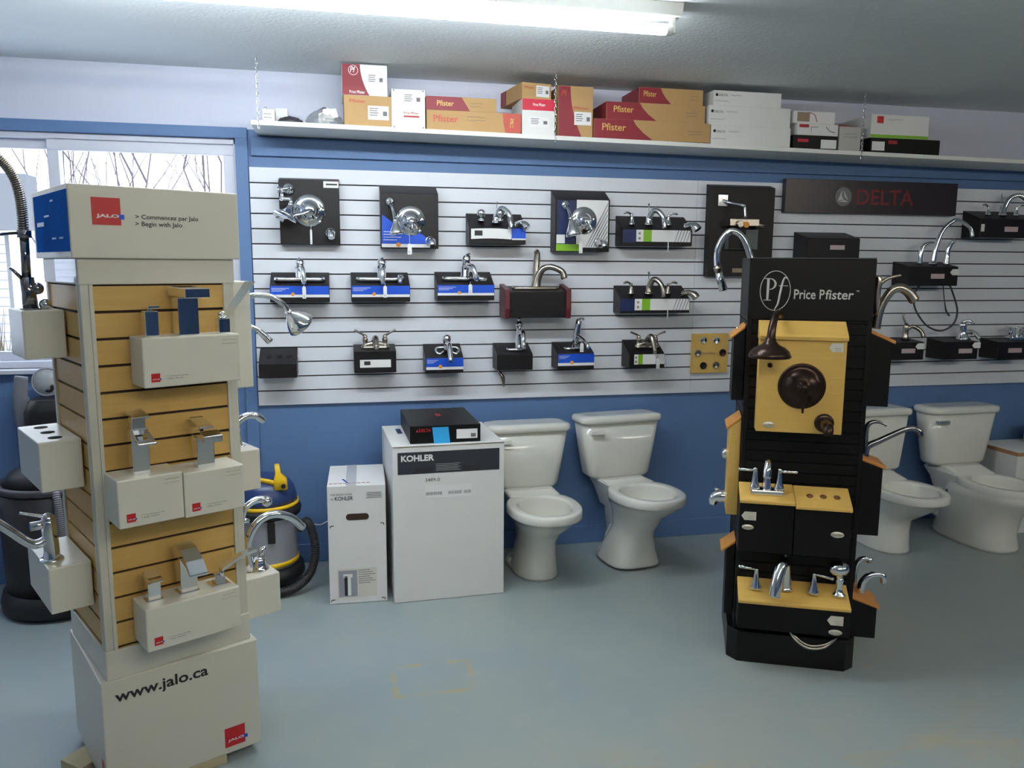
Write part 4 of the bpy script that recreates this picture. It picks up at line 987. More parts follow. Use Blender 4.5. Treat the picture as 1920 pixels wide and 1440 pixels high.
part('lever', G().add([(x, y, z) for x, z in ((.232, h+.050), (.30, h+.082), (.345, h+.088)) for y in (-.075, -.105)] + [(x, y, z+.009) for x, z in ((.232, h+.050), (.30, h+.082), (.345, h+.088)) for y in (-.075, -.105)],
     [(0, 1, 3, 2), (2, 3, 5, 4), (8, 9, 7, 6), (10, 11, 9, 8), (0, 6, 7, 1), (4, 5, 11, 10), (0, 2, 8, 6), (2, 4, 10, 8), (1, 7, 9, 3), (3, 9, 11, 5)]).cyl((.238, -.085, h+.03), (.238, -.085, h+.052), .007), m_chrome, b)

# left face of the cream tower
def lblock(b0, b1, z0, z1, out, label, which='l', name='faucet_display', cat='faucet display'):
    c = Side(name, label, cat, JF, JW, JD, which, b0, b1, z0); c.h = z1-z0; c.out = out
    part('display_block', G().box(0, c.L, -out, -.001, 0, c.h), m_creamblk, c.t, bev=.004); return c
c = lblock(.19, .39, 1.343, 1.483, .110, 'white block with a tall spring hose faucet, top left of the cream tower')
B = .27; q = c.p(58, 578, B); h = c.h
g = G().cyl((q.x, q.y, h), (q.x, q.y, h+.004), .028).tube([c.p(58, 580, B), c.p(54, 548, B), c.p(50, 520, B)], [.021, .019, .019], 18).cyl(c.p(50, 522, B), c.p(45, 440, B), .0125, 16).cyl(c.p(46, 446, B), c.p(45, 432, B), .019, 16)
bd = part('faucet_body', g, m_bronze, c.t)
bd.data.materials[0] = mat('dark_chrome', (.30, .29, .30, 1), .10, 1)
m_dch = bpy.data.materials['dark_chrome']
sp = [c.p(44, 436, B), c.p(41, 400, B), c.p(36, 365, B), c.p(24, 330, B), c.p(4, 303, B), c.p(-25, 280, B), c.p(-60, 272, B), c.p(-95, 285, B), c.p(-118, 320, B), c.p(-126, 370, B)]
part('hose', G().tube(sp, .0085, 12, smooth=6), m_dkgrey, bd)
g = G(); P_ = [Vector(p) for p in sp]; N = 40*9; pts = []
def cr(P, t):
    i = min(int(t), len(P)-2); t -= i; a, b, cc, d = P[max(i-1, 0)], P[i], P[i+1], P[min(i+2, len(P)-1)]
    return .5*((2*b)+(cc-a)*t+(2*a-5*b+4*cc-d)*t*t+(-a+3*b-3*cc+d)*t**3)
for i in range(N*2):
    tt = (len(P_)-1)*i/(N*2); q_ = cr(P_, tt); d_ = (cr(P_, min(tt+.05, len(P_)-1.001))-cr(P_, max(tt-.05, 0))).normalized(); n1 = Vector((1, 0, 0)); n1 = (n1-d_*n1.dot(d_)).normalized(); n2 = d_.cross(n1); a_ = i*2*pi/9
    pts.append(q_+(n1*cos(a_)+n2*sin(a_))*.0125)
part('spring', G().tube(pts, .0026, 5), m_nickel, bd)
part('spray_head', G().tube([c.p(-126, 366, B), c.p(-127, 400, B), c.p(-127, 440, B)], [.014, .016, .012], 14), m_dch, bd)
part('docking_arm', G().cyl(c.p(44, 436, B), c.p(-112, 446, B), .0045, 10), m_dch, bd)
part('lever', G().cyl(c.p(46, 535, B), c.p(68, 541, B-.01), .015, 16).ball(c.p(70, 541, B-.01), .018).tube([c.p(44, 525, B), c.p(30, 512, B), c.p(18, 501, B)], [.006, .005, .004], 10), m_dch, bd)
part('soap_pump_cap', G().ball(c.p(85, 571, .25), .017), m_chrome, c.t)
c = lblock(.10, .40, .969, 1.115, .112, 'empty white display block with three holes on the left side of the cream tower', name='display_block', cat='display block')
g = G()
for k in range(3): g.lathe([(.019, .0003), (.019, .0012), (0, .0013)], (.055+.095*k, -.058, c.h), n=24)
part('faucet_holes', g, m_hole, c.t)
c = lblock(.09, .38, .607, .746, .115, 'white block with a long spouted chrome faucet, bottom left side of the cream tower')
B = .17; h = c.h; q = c.p(98, 1062, B); q.z = h
dp = part('deck_plate', G().lathe([(.033, 0), (.033, .004), (.03, .007), (0, .008)], (q.x, q.y, h), n=28), m_chrome, c.t)
g = G().tube([(q.x, q.y, h), c.p(97, 1030, B), c.p(92, 995, B), c.p(90, 975, B)], [.024, .021, .021, .019], 18, smooth=4).ball(c.p(90, 974, B), .020).cyl(c.p(90, 982, B), c.p(56, 988, B), .013, 16)
bd = part('faucet_body', g, m_chrome, c.t)
arc_spout([c.p(88, 1012, B), c.p(60, 1020, B), c.p(10, 990, B), c.p(-40, 962, B), c.p(-62, 975, B)], [.015, .014, .013, .013, .012], m_chrome, bd)
part('lever', G().tube([c.p(92, 970, B), c.p(70, 967, B), c.p(36, 962, B)], [.009, .007, .006], 12, smooth=4, flat=.6), m_chrome, bd)

# right face of the cream tower
def rblock(b0, b1, z0, z1, out, label, **k): return lblock(b0, b1, z0, z1, out, label, 'r', **k)
c = rblock(.04, .36, 1.225, 1.565, .070, 'tall white panel with a chrome shower head, right side of the cream tower', name='shower_display', cat='shower display')
B = .14
part('shower_arm', G().tube([c.p(462, 556, B), c.p(482, 553, B), c.p(508, 556, B), c.p(530, 570, B), c.p(540, 584, B)], [.0095]*5, 14, smooth=6), m_chrome, c.t)
a, d = c.p(541, 586, B), c.p(572, 618, B)
part('shower_head', G().ball(a, .013).lathe([(.010, 0), (.013, .006), (.026, .018), (.038, .036), (.045, .052), (.049, .064), (.046, .069), (0, .066)], a, (d-a)+Vector((0.0, 0, 0)), n=32), m_chrome, c.t)
part('lever', G().tube([c.p(470, 612, B), c.p(482, 617, B), c.p(492, 626, B), c.p(506, 640, B)], [.007, .008, .011, .013], 14, smooth=4), m_chrome, c.t)
c = rblock(.12, .30, .86, 1.0, .115, 'white display block with a short curved chrome spout, middle right side of the cream tower')
B = .20; q = c.p(448, 836, B)
g = G().cyl((q.x, q.y, c.h-.002), (q.x, q.y, c.h+.004), .022); part('base_ring', g, m_chrome, c.t)
arc_spout([Vector((q.x, q.y, c.h)), c.p(445, 812, B), c.p(443, 796, B), c.p(458, 782, B), c.p(478, 779, B), c.p(493, 788, B)], [.013, .012, .011, .012, .013, .013], m_chrome, c.t)
c = rblock(.055, .20, .434, .575, .140, 'white block with a large chrome gooseneck in front of the blue vacuum cleaner')
B = .12; q = c.p(486, 1066, B); q.z = c.h
part('base_ring', G().lathe([(.034, 0), (.034, .005), (.028, .012), (.022, .03), (.024, .04), (0, .048)], (q.x, q.y, c.h), n=28), m_chrome, c.t)
part('lever', G().tube([c.p(486, 1050, B), c.p(492, 1030, B), c.p(500, 1024, B)], [.010, .010, .006], 12), m_chrome, c.t)
arc_spout([c.p(470, 1070, B), c.p(464, 1030, B), c.p(470, 1000, B), c.p(488, 975, B), c.p(515, 964, B), c.p(545, 970, B), c.p(567, 988, B)], [.015, .014, .0135, .0135, .0135, .0135, .014], m_chrome, c.t)
c = rblock(.205, .38, .434, .575, .120, 'white display block with a ball-ended chrome spout behind the large gooseneck')
B = .29
arc_spout([c.p(452, 1060, B)*1.0, c.p(450, 1000, B), c.p(456, 960, B), c.p(472, 942, B), c.p(490, 936, B), c.p(505, 940, B)], [.014, .013, .012, .012, .014, .016], m_chrome, c.t)
part('spray_ball', G().ball(c.p(500, 940, B), .020), m_chrome, c.t)
part('side_lever', G().cyl(c.p(452, 975, B), c.p(466, 977, B), .010, 14), m_chrome, c.t)

# ------------------------------------------------------------------ the black display tower
KX, KY, KT, KW, KD = 1.988, -1.454, -.430, .459, .455
KF = (KX, KY, KT)
tw = thing('display_tower', 'tall black slatted faucet display tower with a silver ring emblem, right of centre', 'display tower', (KX, KY, 0), KT)
m_bslat = mat('black_slat', S(12, 11, 11), .4, spec=.25, noise=.1); m_bgroove = mat('black_slat_groove', S(6, 6, 6), .6)
g = G(); g.box(.010, KW-.010, .010, KD-.010, .12, 1.416, 1)
z = .13; 
while z < 1.41:
    b = min(z+.0375, 1.42)
    for args in ((.018, KW-.018, .002, .011), (.018, KW-.018, KD-.011, KD-.002), (.002, .011, .018, KD-.018), (KW-.011, KW-.002, .018, KD-.018)): g.box(*args, z, b, 0)
    z += .0425
part('slatted_core', g, [m_bslat, m_bgroove], tw)
for x in (0, KW-.020):
    for y in (0, KD-.020): part('corner_post', G().box(x, x+.020, y, y+.020, .12, 1.42), m_black, tw, bev=.004)
hd = part('header_box', G().box(-.001, KW+.001, -.001, KD+.001, 1.415, 1.650), m_black, tw, bev=.003)
part('header_cap', G().box(.0, KW, .0, KD, 1.650, 1.655), m_dkgrey, tw, bev=.002)
g = G().prism([(-.021, .02), (.02, -.024), (KW-.02, -.024), (KW+.021, .02), (KW+.021, KD-.02), (KW-.02, KD+.021), (.02, KD+.021), (-.021, KD-.02)], .0, .132, axis='z')
part('base_plinth', g, mat('glossy_black_plinth', S(13, 12, 12), .3, spec=.3), tw, bev=.003)
# ring emblem and lettering
cx, cz, ra, rb = .098, 1.528, .056, .076
pts = [(cx+ra*cos(2*pi*k/48), -.0022, cz+rb*sin(2*pi*k/48)) for k in range(49)]
part('ring_emblem', G().tube(pts, .0014, 6), m_silver_ink, tw)
def serif_shapes(y):
    g = G()
    def poly(p): g.prism(p, y-.0008, y, axis='y')
    x0 = cx-.040; z0 = cz-.038; H = .086
    poly([(x0+.008, z0), (x0+.016, z0), (x0+.018, z0+H), (x0+.008, z0+H)]); poly([(x0-.002, z0), (x0+.026, z0), (x0+.026, z0+.003), (x0-.002, z0+.003)]); poly([(x0-.002, z0+H-.003), (x0+.018, z0+H-.003), (x0+.018, z0+H), (x0-.002, z0+H)])
    n = 16
    for i in range(n):
        a, b = -pi/2+pi*i/n, -pi/2+pi*(i+1)/n
        def o(t): return (x0+.018+.026*cos(t), z0+H*.74+H*.26*sin(t))
        def q(t): return (x0+.018+.018*cos(t), z0+H*.74+(H*.26-.003)*sin(t))
        poly([q(a), o(a), o(b), q(b)])
    return g
part('emblem_letter', serif_shapes(-.0020), m_silver_ink, tw)
fx = cx+.004
g = G().tube([(fx+.040, -.0024, cz+.046), (fx+.032, -.0024, cz+.052), (fx+.024, -.0024, cz+.040), (fx+.016, -.0024, cz), (fx+.008, -.0024, cz-.050), (fx-.004, -.0024, cz-.072)], [.0030, .0026, .0036, .0042, .0036, .0016], 6, smooth=5, flat=.25)
g.box(fx+.008, fx+.042, -.0024, -.0016, cz+.018, cz+.0205)
part('emblem_letter', g, m_silver_ink, tw)
lettering('Price P', .168, 1.497, .112, .037, -.0022, m_silver_ink, tw); lettering('fister', .283, 1.497, .102, .037, -.0022, m_silver_ink, tw, shear=.08)
lettering('TM', .392, 1.527, .012, .006, -.0022, m_silver_ink, tw)

m_oval = mat('silver_oval_badge', S(206, 204, 190), .3, .3)
def oval(t, x, z, y, w=.030, h=.015):
    o = part('oval_badge', G().lathe([(.0001, 0), (.85, .0), (1, .001), (.9, .003), (0, .0036)], (0, 0, 0), (0, -1, 0), n=28), m_oval, t)
    me = o.data
    for v in me.vertices: v.co.x = x+v.co.x*w*.5*1.0; v.co.z = z+v.co.z*h*.5*1.0; v.co.y = y+v.co.y
    lettering(PF_, x-w*.34, z-h*.14, w*.68, h*.30, y-.0042, m_tan_ink, o)
def arrow_tag(t, x, z, y, w=.056, h=.034):
    o = part('price_tag', G().prism([(x-w/2, z), (x-w/2+h*.35, z+h/2), (x+w/2, z+h/2), (x+w/2, z-h/2), (x-w/2+h*.35, z-h/2)], y-.0010, y-.0002, axis='y'), m_cream, t)
    g = G()
    for k in range(2): g.tube([(x-w*.05+w*.4*i/8, y-.0014, z-h*.08-k*h*.25+(.001 if i % 2 else -.001)) for i in range(9)], .0005, 4)
    part('handwriting', g, m_greyink, o)
# shower panel
t = thing('shower_display', 'wooden panel with a dark bronze shower head and valve on the black tower', 'shower display', wloc(KF, .045, .984), KT)
w, h, o_ = .316, .372, .072
part('wooden_panel', G().prism([(-.001, 0), (-o_, 0), (-o_, h-.012), (-.001, h-.012)], 0, w), m_beech, t, bev=.002)
part('wooden_cap', G().prism([(-.001, h-.012), (-o_-.010, h-.012), (-o_-.012, h+.002), (-o_-.004, h+.010), (-.001, h+.058)], -.003, w+.003), m_beech, t, bev=.002)
kp = lambda out: (lambda u, v: (lambda r: Vector((r[0]-.045, -out, r[1]-.984)))(on(KF, u, v, out)))
q = kp(o_)(1503, 724)
g = G().lathe([(.088, 0), (.088, .004), (.083, .008), (.078, .006), (.060, .012), (.056, .020), (.040, .028), (.030, .034), (.020, .036), (.016, .050), (.012, .060), (0, .061)], q, (0, -1, 0), n=44)
part('valve_plate', g, m_bronze, t)
part('lever', G().tube([q+Vector((0, -.05, 0)), q+Vector((0, -.055, -.03)), q+Vector((.002, -.050, -.096))], [.008, .006, .004], 10, smooth=4), m_bronze, t)
q = kp(o_)(1545, 793); part('tub_spout', G().lathe([(.036, 0), (.036, .006), (.030, .010), (.020, .012)], q, (0, -1, 0)).tube([q+Vector((0, -.008, 0)), q+Vector((0, -.06, 0)), q+Vector((.0, -.095, -.006)), q+Vector((.0, -.105, -.030))], [.021, .021, .020, .017], 18, smooth=5), m_bronze, t)
a, b_, hd_ = kp(.0)(1462, 590), kp(.10)(1452, 612), kp(.17)(1441, 645)
a = kp(o_)(1463, 612)
part('shower_arm', G().tube([kp(.02)(1463, 592), kp(.07)(1460, 586), kp(.13)(1454, 592), kp(.17)(1448, 615), kp(.18)(1444, 648)], [.012, .012, .013, .015, .018], 16, smooth=6), m_bronze, t)
g = G().lathe([(.018, .034), (.021, .02), (.032, .008), (.056, -.004), (.070, -.016), (.074, -.026), (.078, -.036), (.074, -.041), (0, -.039)], kp(.18)(1444, 650), (0, 0, 1), n=36)
part('shower_head', g, m_bronze, t)
q = kp(o_)(1443, 684); part('pipe_stub', G().cyl(q, q+Vector((0, -.02, 0)), .009), m_bronze, t)
q = kp(o_)(1568, 652); arrow_tag(t, q.x, q.z, -o_, .052, .034); q = kp(o_)(1441, 796); oval(t, q.x, q.z, -o_, .044, .024)

def shelf_block(F, a0, a1, z0, zf, zb, out, label, name='faucet_display', cat='faucet display', capm=None, over=.010):
    t = thing(name, label, cat, wloc(F, a0, z0), F[2]); w = a1-a0; hf, hb = zf-z0, zb-z0; th = .014
    part('display_block', G().prism([(-.001, 0), (-out+.006, 0), (-out+.006, hf-th), (-.001, hb-th)], .0015, w-.0015), m_black, t, bev=.002)
    s = (hf-hb)/out
    part('wooden_top', G().prism([(-.001, hb-th), (-out-over, hf-th+s*over), (-out-over, hf+s*over), (-.001, hb)], 0, w), capm or m_beech, t, bev=.003)
    return t, w, (lambda y: hb+(hf-hb)*(-y/out)), hf
t, w, top, hf = shelf_block(KF, -.004, .203, .505, .722, .760, .115, 'black block carrying a two lever chrome tap on wood, middle of the black tower')
zt = top(-.062)
part('deck_plate', G().box(.040, .168, -.090, -.034, zt-.008, zt+.014), m_chrome, t, bev=.006)
for x, s in ((.058, -1), (.150, 1)):
    g = G().lathe([(.022, 0), (.019, .012), (.013, .03), (.009, .065), (.0075, .078), (.009, .084), (0, .088)], (x, -.062, zt+.010)).ball((x, -.062, zt+.014), .0215, sc=(1, 1, .4)).cyl((x, -.062, zt+.086), (x+s*.060, -.070, zt+.088), .0055, 12).ball((x+s*.060, -.070, zt+.088), .0065)
    part('handle', g, m_chrome, t)
arc_spout([(.104, -.060, zt+.010), (.104, -.058, zt+.060), (.103, -.068, zt+.115), (.101, -.092, zt+.128), (.098, -.118, zt+.108), (.096, -.128, zt+.076)], [.019, .013, .013, .014, .015, .016], m_chrome, t)
q = (lambda r: (r[0]+.004, r[1]-.505))
def kq(u, v, out, a0, z0): r = on(KF, u, v, out); return r[0]-a0, r[1]-z0
x, z = kq(1401, 967, .11, -.004, .505); arrow_tag(t, x+.006, z, -.110); x, z = kq(1400, 988, .11, -.004, .505); oval(t, x+.004, z, -.110, .046, .022)
t, w, top, hf = shelf_block(KF, .204, .412, .505, .712, .758, .115, 'black block with an empty wooden top drilled with three holes, middle of the black tower', name='display_block', cat='display block')
g = G(); sl = Vector((0, -.115, -.046)).normalized(); nn = Vector((0, sl.z, -sl.y)).normalized()
for k in range(3): g.lathe([(.013, .0005), (.013, .0013), (0, .0014)], (.058+.050*k, -.062, top(-.062)), nn, n=20)
part('faucet_holes', g, mat('bored_wood', S(120, 76, 34), .7), t)
x, z = kq(1570, 1003, .11, .204, .505); oval(t, x, z, -.110, .050, .026)
t, w, top, hf = shelf_block(KF, .008, .430, .186, .314, .360, .120, 'wide black block with a four piece chrome tub faucet, lowest on the black tower')
for x, s in ((.070, -1), (.290, 1)):
    zt = top(-.06); g = G().lathe([(.025, 0), (.022, .008), (.013, .036), (.009, .062), (.0075, .074), (.009, .080), (0, .085)], (x, -.06, zt)).cyl((x, -.06, zt+.080), (x+s*.066, -.070, zt+(.090 if s < 0 else .070)), .0058, 12).ball((x+s*.066, -.070, zt+(.090 if s < 0 else .070)), .007)
    part('handle', g, m_chrome, t)
zt = top(-.05)
arc_spout([(.182, -.048, zt), (.181, -.048, zt+.06), (.176, -.062, zt+.112), (.158, -.100, zt+.112), (.140, -.135, zt+.050), (.134, -.145, zt+.005)], [.029, .024, .021, .022, .023, .024], m_chrome, t, base=.032)
part('lift_rod', G().cyl((.180, -.045, zt+.10), (.180, -.045, zt+.136), .003).ball((.180, -.045, zt+.138), .006), m_chrome, t)
zt = top(-.06); g = G().lathe([(.027, 0), (.025, .006), (.015, .014), (.012, .03), (.014, .05), (.016, .062), (.014, .075)], (.385, -.06, zt))
part('hand_shower_holder', g, m_chrome, t)
part('hand_shower', G().tube([(.385, -.06, zt+.045), (.383, -.062, zt+.085), (.378, -.068, zt+.105)], [.012, .013, .016], 14).lathe([(.012, -.004), (.034, .004), (.040, .018), (.036, .034), (.020, .046), (0, .050)], (.376, -.075, zt+.098), (-.05, -.15, 1), n=28), m_chrome, t)
x, z = kq(1566, 1164, .115, .008, .186); arrow_tag(t, x, z, -.115, .060, .038); x, z = kq(1566, 1186, .115, .008, .186); oval(t, x, z, -.115, .052, .024)
def kh(u, v, out): r = on(KF, u, v, out); return Vector((r[0]-.008, -out, r[1]-.186))
g = G()
for dz in (0, .012): g.tube([kh(1480, 1182, .06), kh(1492, 1200, .08)+Vector((0, 0, dz)), kh(1515, 1215, .09)+Vector((0, 0, dz)), kh(1545, 1214, .09)+Vector((0, 0, dz)), kh(1568, 1196, .07)], .0055, 10, smooth=6)
part('hose', g, m_nickel, t)

class KSide(Side):
    def __init__(s, label, which, b0, b1, z0, zf, zb, out, m, capm, name='faucet_display', cat='faucet display', over=.012, extra=.0):
        Side.__init__(s, name, label, cat, KF, KW, KD, which, b0, b1, z0)
        hf, hb = zf-z0, zb-z0; th = .014; sl = (hf-hb)/out; s.hb, s.hf, s.out = hb, hf, out
        s.top = lambda y: hb+(hf-hb)*(-y/out)
        part('display_block', G().prism([(-.001, 0), (-out, 0), (-out, hf-th), (-.001, hb-th)], .001, s.L-.001), m, s.t, bev=.002)
        part('wooden_top', G().prism([(-.001, hb-th), (-out-over, hf-th+sl*over), (-out-over, hf+sl*over), (-.001, hb)], 0, s.L), capm, s.t, bev=.003)
m_orangewood = wood_mat('orange_wood_edge', S(196, 128, 56), S(210, 146, 70))
c = KSide('black block with an orange wooden top, upper left side of the black tower', 'l', .04, .20, 1.085, 1.355, 1.392, .046, m_black, m_orangewood, name='display_block', cat='display block')
part('screw', G().ball((.08, -.03, c.top(-.03)+.002), .006), m_chrome, c.t)
c = KSide('beech block with chrome knob and tub spout, middle left side of the black tower', 'l', .04, .20, .605, .985, 1.020, .046, m_beech, m_orangewood, name='shower_display', cat='shower display')
part('knob', G().ball(c.p(1361, 850, .14), .024, sc=(1, .8, 1)).cyl(c.p(1366, 850, .14), c.p(1376, 850, .14), .035, 24), m_chrome, c.t)
part('tub_spout', G().tube([c.p(1372, 932, .12), c.p(1352, 930, .12), c.p(1340, 933, .12), c.p(1336, 945, .12)], [.026, .026, .022, .015], 18, smooth=5).cyl(c.p(1345, 930, .12), c.p(1344, 918, .12), .004, 8).ball(c.p(1344, 917, .12), .010, sc=(1, 1, .5)), m_chrome, c.t)
c = KSide('black block with an orange wooden top, lowest on the left side of the black tower', 'l', .04, .17, .175, .470, .498, .036, m_black, m_orangewood, name='display_block', cat='display block', over=.022)
c = KSide('black block with a brushed nickel kitchen faucet, upper right side of the black tower', 'r', .05, .22, 1.080, 1.345, 1.384, .088, m_black, m_orangewood)
B = .14
arc_spout([c.p(1642, 616, B), c.p(1647, 590, B), c.p(1656, 567, B), c.p(1672, 545, B), c.p(1688, 540, B), c.p(1703, 548, B), c.p(1714, 563, B)], [.018, .017, .016, .017, .018, .019, .021], m_nickel, c.t)
part('handle', G().tube([c.p(1645, 590, B), c.p(1644, 555, B), c.p(1648, 528, B), c.p(1646, 518, B)], [.016, .014, .013, .010], 12, smooth=4).tube([c.p(1648, 534, B), c.p(1665, 522, B), c.p(1690, 516, B)], [.009, .007, .005], 10, smooth=4), m_nickel, c.t)
c = KSide('black block with a long straight spouted faucet, middle right side of the black tower', 'r', .05, .20, .555, .846, .876, .088, m_black, m_orangewood)
B = .13
arc_spout([c.p(1620, 858, B), c.p(1626, 838, B), c.p(1650, 826, B), c.p(1690, 808, B), c.p(1710, 803, B), c.p(1722, 808, B), c.p(1725, 816, B)], [.018, .014, .012, .011, .011, .012, .013], m_dch, c.t)
part('lever', G().tube([c.p(1622, 845, B), c.p(1624, 805, B), c.p(1634, 792, B), c.p(1650, 792, B), c.p(1662, 799, B)], [.012, .011, .009, .006, .003], 10, smooth=4), m_dch, c.t)
c = KSide('black block with a small chrome gooseneck, lower right side of the black tower', 'r', .03, .18, .130, .272, .304, .100, m_black, m_orangewood)
B = .10
arc_spout([c.p(1613, 1112, B), c.p(1616, 1095, B), c.p(1626, 1082, B), c.p(1642, 1077, B), c.p(1655, 1080, B), c.p(1657, 1092, B)], [.017, .016, .015, .014, .014, .014], m_chrome, c.t)
part('handle', G().tube([c.p(1604, 1108, B+.05), c.p(1606, 1060, B+.05), c.p(1620, 1047, B+.05), c.p(1631, 1051, B+.05)], [.014, .012, .012, .013], 12, smooth=4).ball(c.p(1630, 1050, B+.05), .015), m_chrome, c.t)
# gooseneck that rises behind the left edge of the tower
BX = wloc(KF, .02, 0, -.455)
t = thing('faucet_display', 'big chrome gooseneck arching out behind the upper left edge of the black tower', 'faucet display', wloc((KX-KD*sin(KT), KY+KD*cos(KT), KT), .17, 1.17, -.0), KT+pi)
part('display_block', G().prism([(-.001, 0), (-.12, 0), (-.12, .14), (-.001, .16)], 0, .17), m_black, t, bev=.002)
def kb(u, v):
    r = on(KF, u, v, -(KD+.06)); return Vector((.17-r[0], -.06, r[1]-1.17))
s0 = kb(1418, 560); s0.z = .14
arc_spout([s0, kb(1411, 510), kb(1404, 472), kb(1392, 444), kb(1373, 433), kb(1356, 446), kb(1345, 472), kb(1345, 500)], [.016, .015, .014, .014, .014, .014, .014, .014], m_chrome, t, aer=False)
part('collar', G().cyl(kb(1344.5, 499), kb(1347.5, 508), .019, 18), m_nickel, t)
part('spray_head', G().tube([kb(1347, 508), kb(1351, 525), kb(1357, 545)], [.015, .018, .021], 18), m_chrome, t)

# ------------------------------------------------------------------ toilets
def rrect(cx, cy, hw, hd, r, z, n=6, front=None):
    pts = []
    for sx, sy, a0 in ((1, 1, 0), (-1, 1, pi/2), (-1, -1, pi), (1, -1, 3*pi/2)):
        for i in range(n+1):
            a = a0+pi/2*i/n; pts.append((cx+sx*(hw-r)+r*cos(a), cy+sy*(hd-r)+r*sin(a), z))
    return pts
def egg(cx, cy, hw, lf, lb, z, n=40, p=2.2):
    pts = []
    for i in range(n):
        a = 2*pi*i/n; c_, s_ = cos(a), sin(a); k = 2/p
        x = hw*math.copysign(abs(c_)**k, c_); y = math.copysign(abs(s_)**k, s_)*(lb if s_ > 0 else lf)
        pts.append((cx+x, cy+y, z))
    return pts
def toilet(label, loc, rot, zr=.395, zt0=.43, zt1=.755, tw0=.175, tw1=.222, foot='round', lever=True, chamfer=.05, leverm=None, tilt=0.0, lidc=.05):
    t = thing('toilet', label, 'toilet', loc, rot); t.rotation_euler.x = tilt
    g = G(); td = .085; cy = -.115
    rings = [rrect(0, cy, tw0-.02, td-.02, chamfer*.6, zt0), rrect(0, cy, tw0, td-.008, chamfer, zt0+.02), rrect(0, cy, (tw0+tw1)/2, td, chamfer, (zt0+zt1)/2), rrect(0, cy, tw1, td+.006, chamfer, zt1)]
    part('tank', g.loft(rings), m_porc, t)
    rings = [rrect(0, cy-.004, tw1+.008, td+.014, lidc, zt1+.001), rrect(0, cy-.004, tw1+.014, td+.02, lidc+.006, zt1+.012), rrect(0, cy-.004, tw1+.013, td+.019, lidc+.005, zt1+.030), rrect(0, cy-.004, tw1+.004, td+.012, lidc, zt1+.039), rrect(0, cy-.004, tw1-.03, td-.02, .04, zt1+.043)]
    part('tank_lid', G().loft(rings), m_porc, t)
    if lever:
        x = -tw1+.055; z = zt1-.045; y = cy-td-.004
        g = G().cyl((x-.012, y+.006, z), (x-.012, y-.012, z), .011, 14).loft([[(x-.020, y-.010, z+.010), (x-.020, y-.020, z+.008), (x-.020, y-.020, z-.010), (x-.020, y-.010, z-.010)], [(x+.055, y-.012, z+.012), (x+.055, y-.026, z+.010), (x+.055, y-.026, z-.012), (x+.055, y-.012, z-.012)]], sm=False)
        part('flush_lever', g, leverm or m_porc, t, bev=.002)
    # bowl: outside, rim and inside in one skin
    by = -.47; hw = .182; lf = .235; lb = .20
    if foot == 'round':
        R = [egg(0, -.30, .120, .175, .19, 0), egg(0, -.30, .122, .178, .19, .012), egg(0, -.305, .112, .170, .16, .05), egg(0, -.32, .102, .155, .13, .13), egg(0, -.34, .098, .150, .13, .20),
             egg(0, -.37, .112, .19, .15, zr-.15), egg(0, -.42, .150, .232, .19, zr-.09), egg(0, -.455, .172, .240, .21, zr-.05)]
    elif foot == 'flare':
        R = [egg(0, -.28, .150, .165, .16, .0, p=3.2), egg(0, -.28, .150, .165, .16, .012, p=3.2), egg(0, -.29, .128, .15, .15, .08, p=2.8), egg(0, -.32, .104, .15, .14, .17), egg(0, -.34, .098, .155, .14, .21),
             egg(0, -.375, .125, .20, .16, zr-.13), egg(0, -.43, .165, .245, .20, zr-.075), egg(0, -.46, .180, .252, .22, zr-.045)]
    else:
        R = [egg(0, -.33, .150, .27, .26, 0, p=2.6), egg(0, -.33, .152, .275, .26, .02, p=2.6), egg(0, -.34, .140, .25, .25, .10, p=2.5), egg(0, -.36, .150, .255, .26, .20), egg(0, -.40, .178, .285, .26, zr-.10), egg(0, -.44, .190, .285, .24, zr-.05)]
    R += [egg(0, by, hw+.004, lf+.008, lb+.02, zr-.044), egg(0, by, hw+.007, lf+.013, lb+.02, zr-.038), egg(0, by, hw+.005, lf+.011, lb+.02, zr-.010), egg(0, by, hw+.002, lf+.008, lb+.016, zr-.003), egg(0, by, hw-.006, lf, lb+.008, zr), egg(0, by-.004, hw-.040, lf-.036, lb-.055, zr-.001), egg(0, by-.004, hw-.046, lf-.042, lb-.060, zr-.004), egg(0, by-.004, hw-.050, lf-.046, lb-.065, zr-.014),
          egg(0, by, hw-.056, lf-.055, lb-.07, zr-.05), egg(0, by+.02, hw-.09, lf-.10, lb-.10, zr-.13), egg(0, by+.05, .045, .05, .05, zr-.18)]
    part('bowl', G().loft(R), m_porc, t)
    g = G().loft([rrect(0, -.165, .085, .10, .04, zr-.16), rrect(0, -.175, .115, .13, .04, zr-.06), rrect(0, -.18, .140, .155, .03, zr-.006), rrect(0, -.178, .136, .150, .03, zr+.001), rrect(0, -.135, .130, .100, .03, zt0-.003), rrect(0, -.135, .125, .095, .03, zt0+.001)])
    part('rear_deck', g, m_porc, t, bev=.003)
    g = G()
    if foot in ('round', 'flare'):
        g.loft([egg(0, -.20, .125, .16, .15, 0), egg(0, -.20, .125, .16, .15, .018), egg(0, -.20, .112, .15, .14, .030)])
        g.tube([(0, -.36, .10), (0, -.24, .17), (0, -.17, .12), (0, -.14, .02)], [.075, .072, .070, .080], 18, smooth=5)
        g.loft([rrect(0, -.19, .06, .07, .04, .06), rrect(0, -.18, .075, .09, .04, zr-.12), rrect(0, -.17, .09, .10, .04, zr-.06)])
    else: g.tube([(.0, -.30, .17), (0, -.16, .20), (0, -.12, .10)], [.13, .125, .12], 18, smooth=5)
    part('trap_way', g, m_porc, t)
    for s in (-1, 1): part('bolt_cap', G().ball((s*.105, -.20, .030), .014, sc=(1, 1, .9)), m_porc, t)
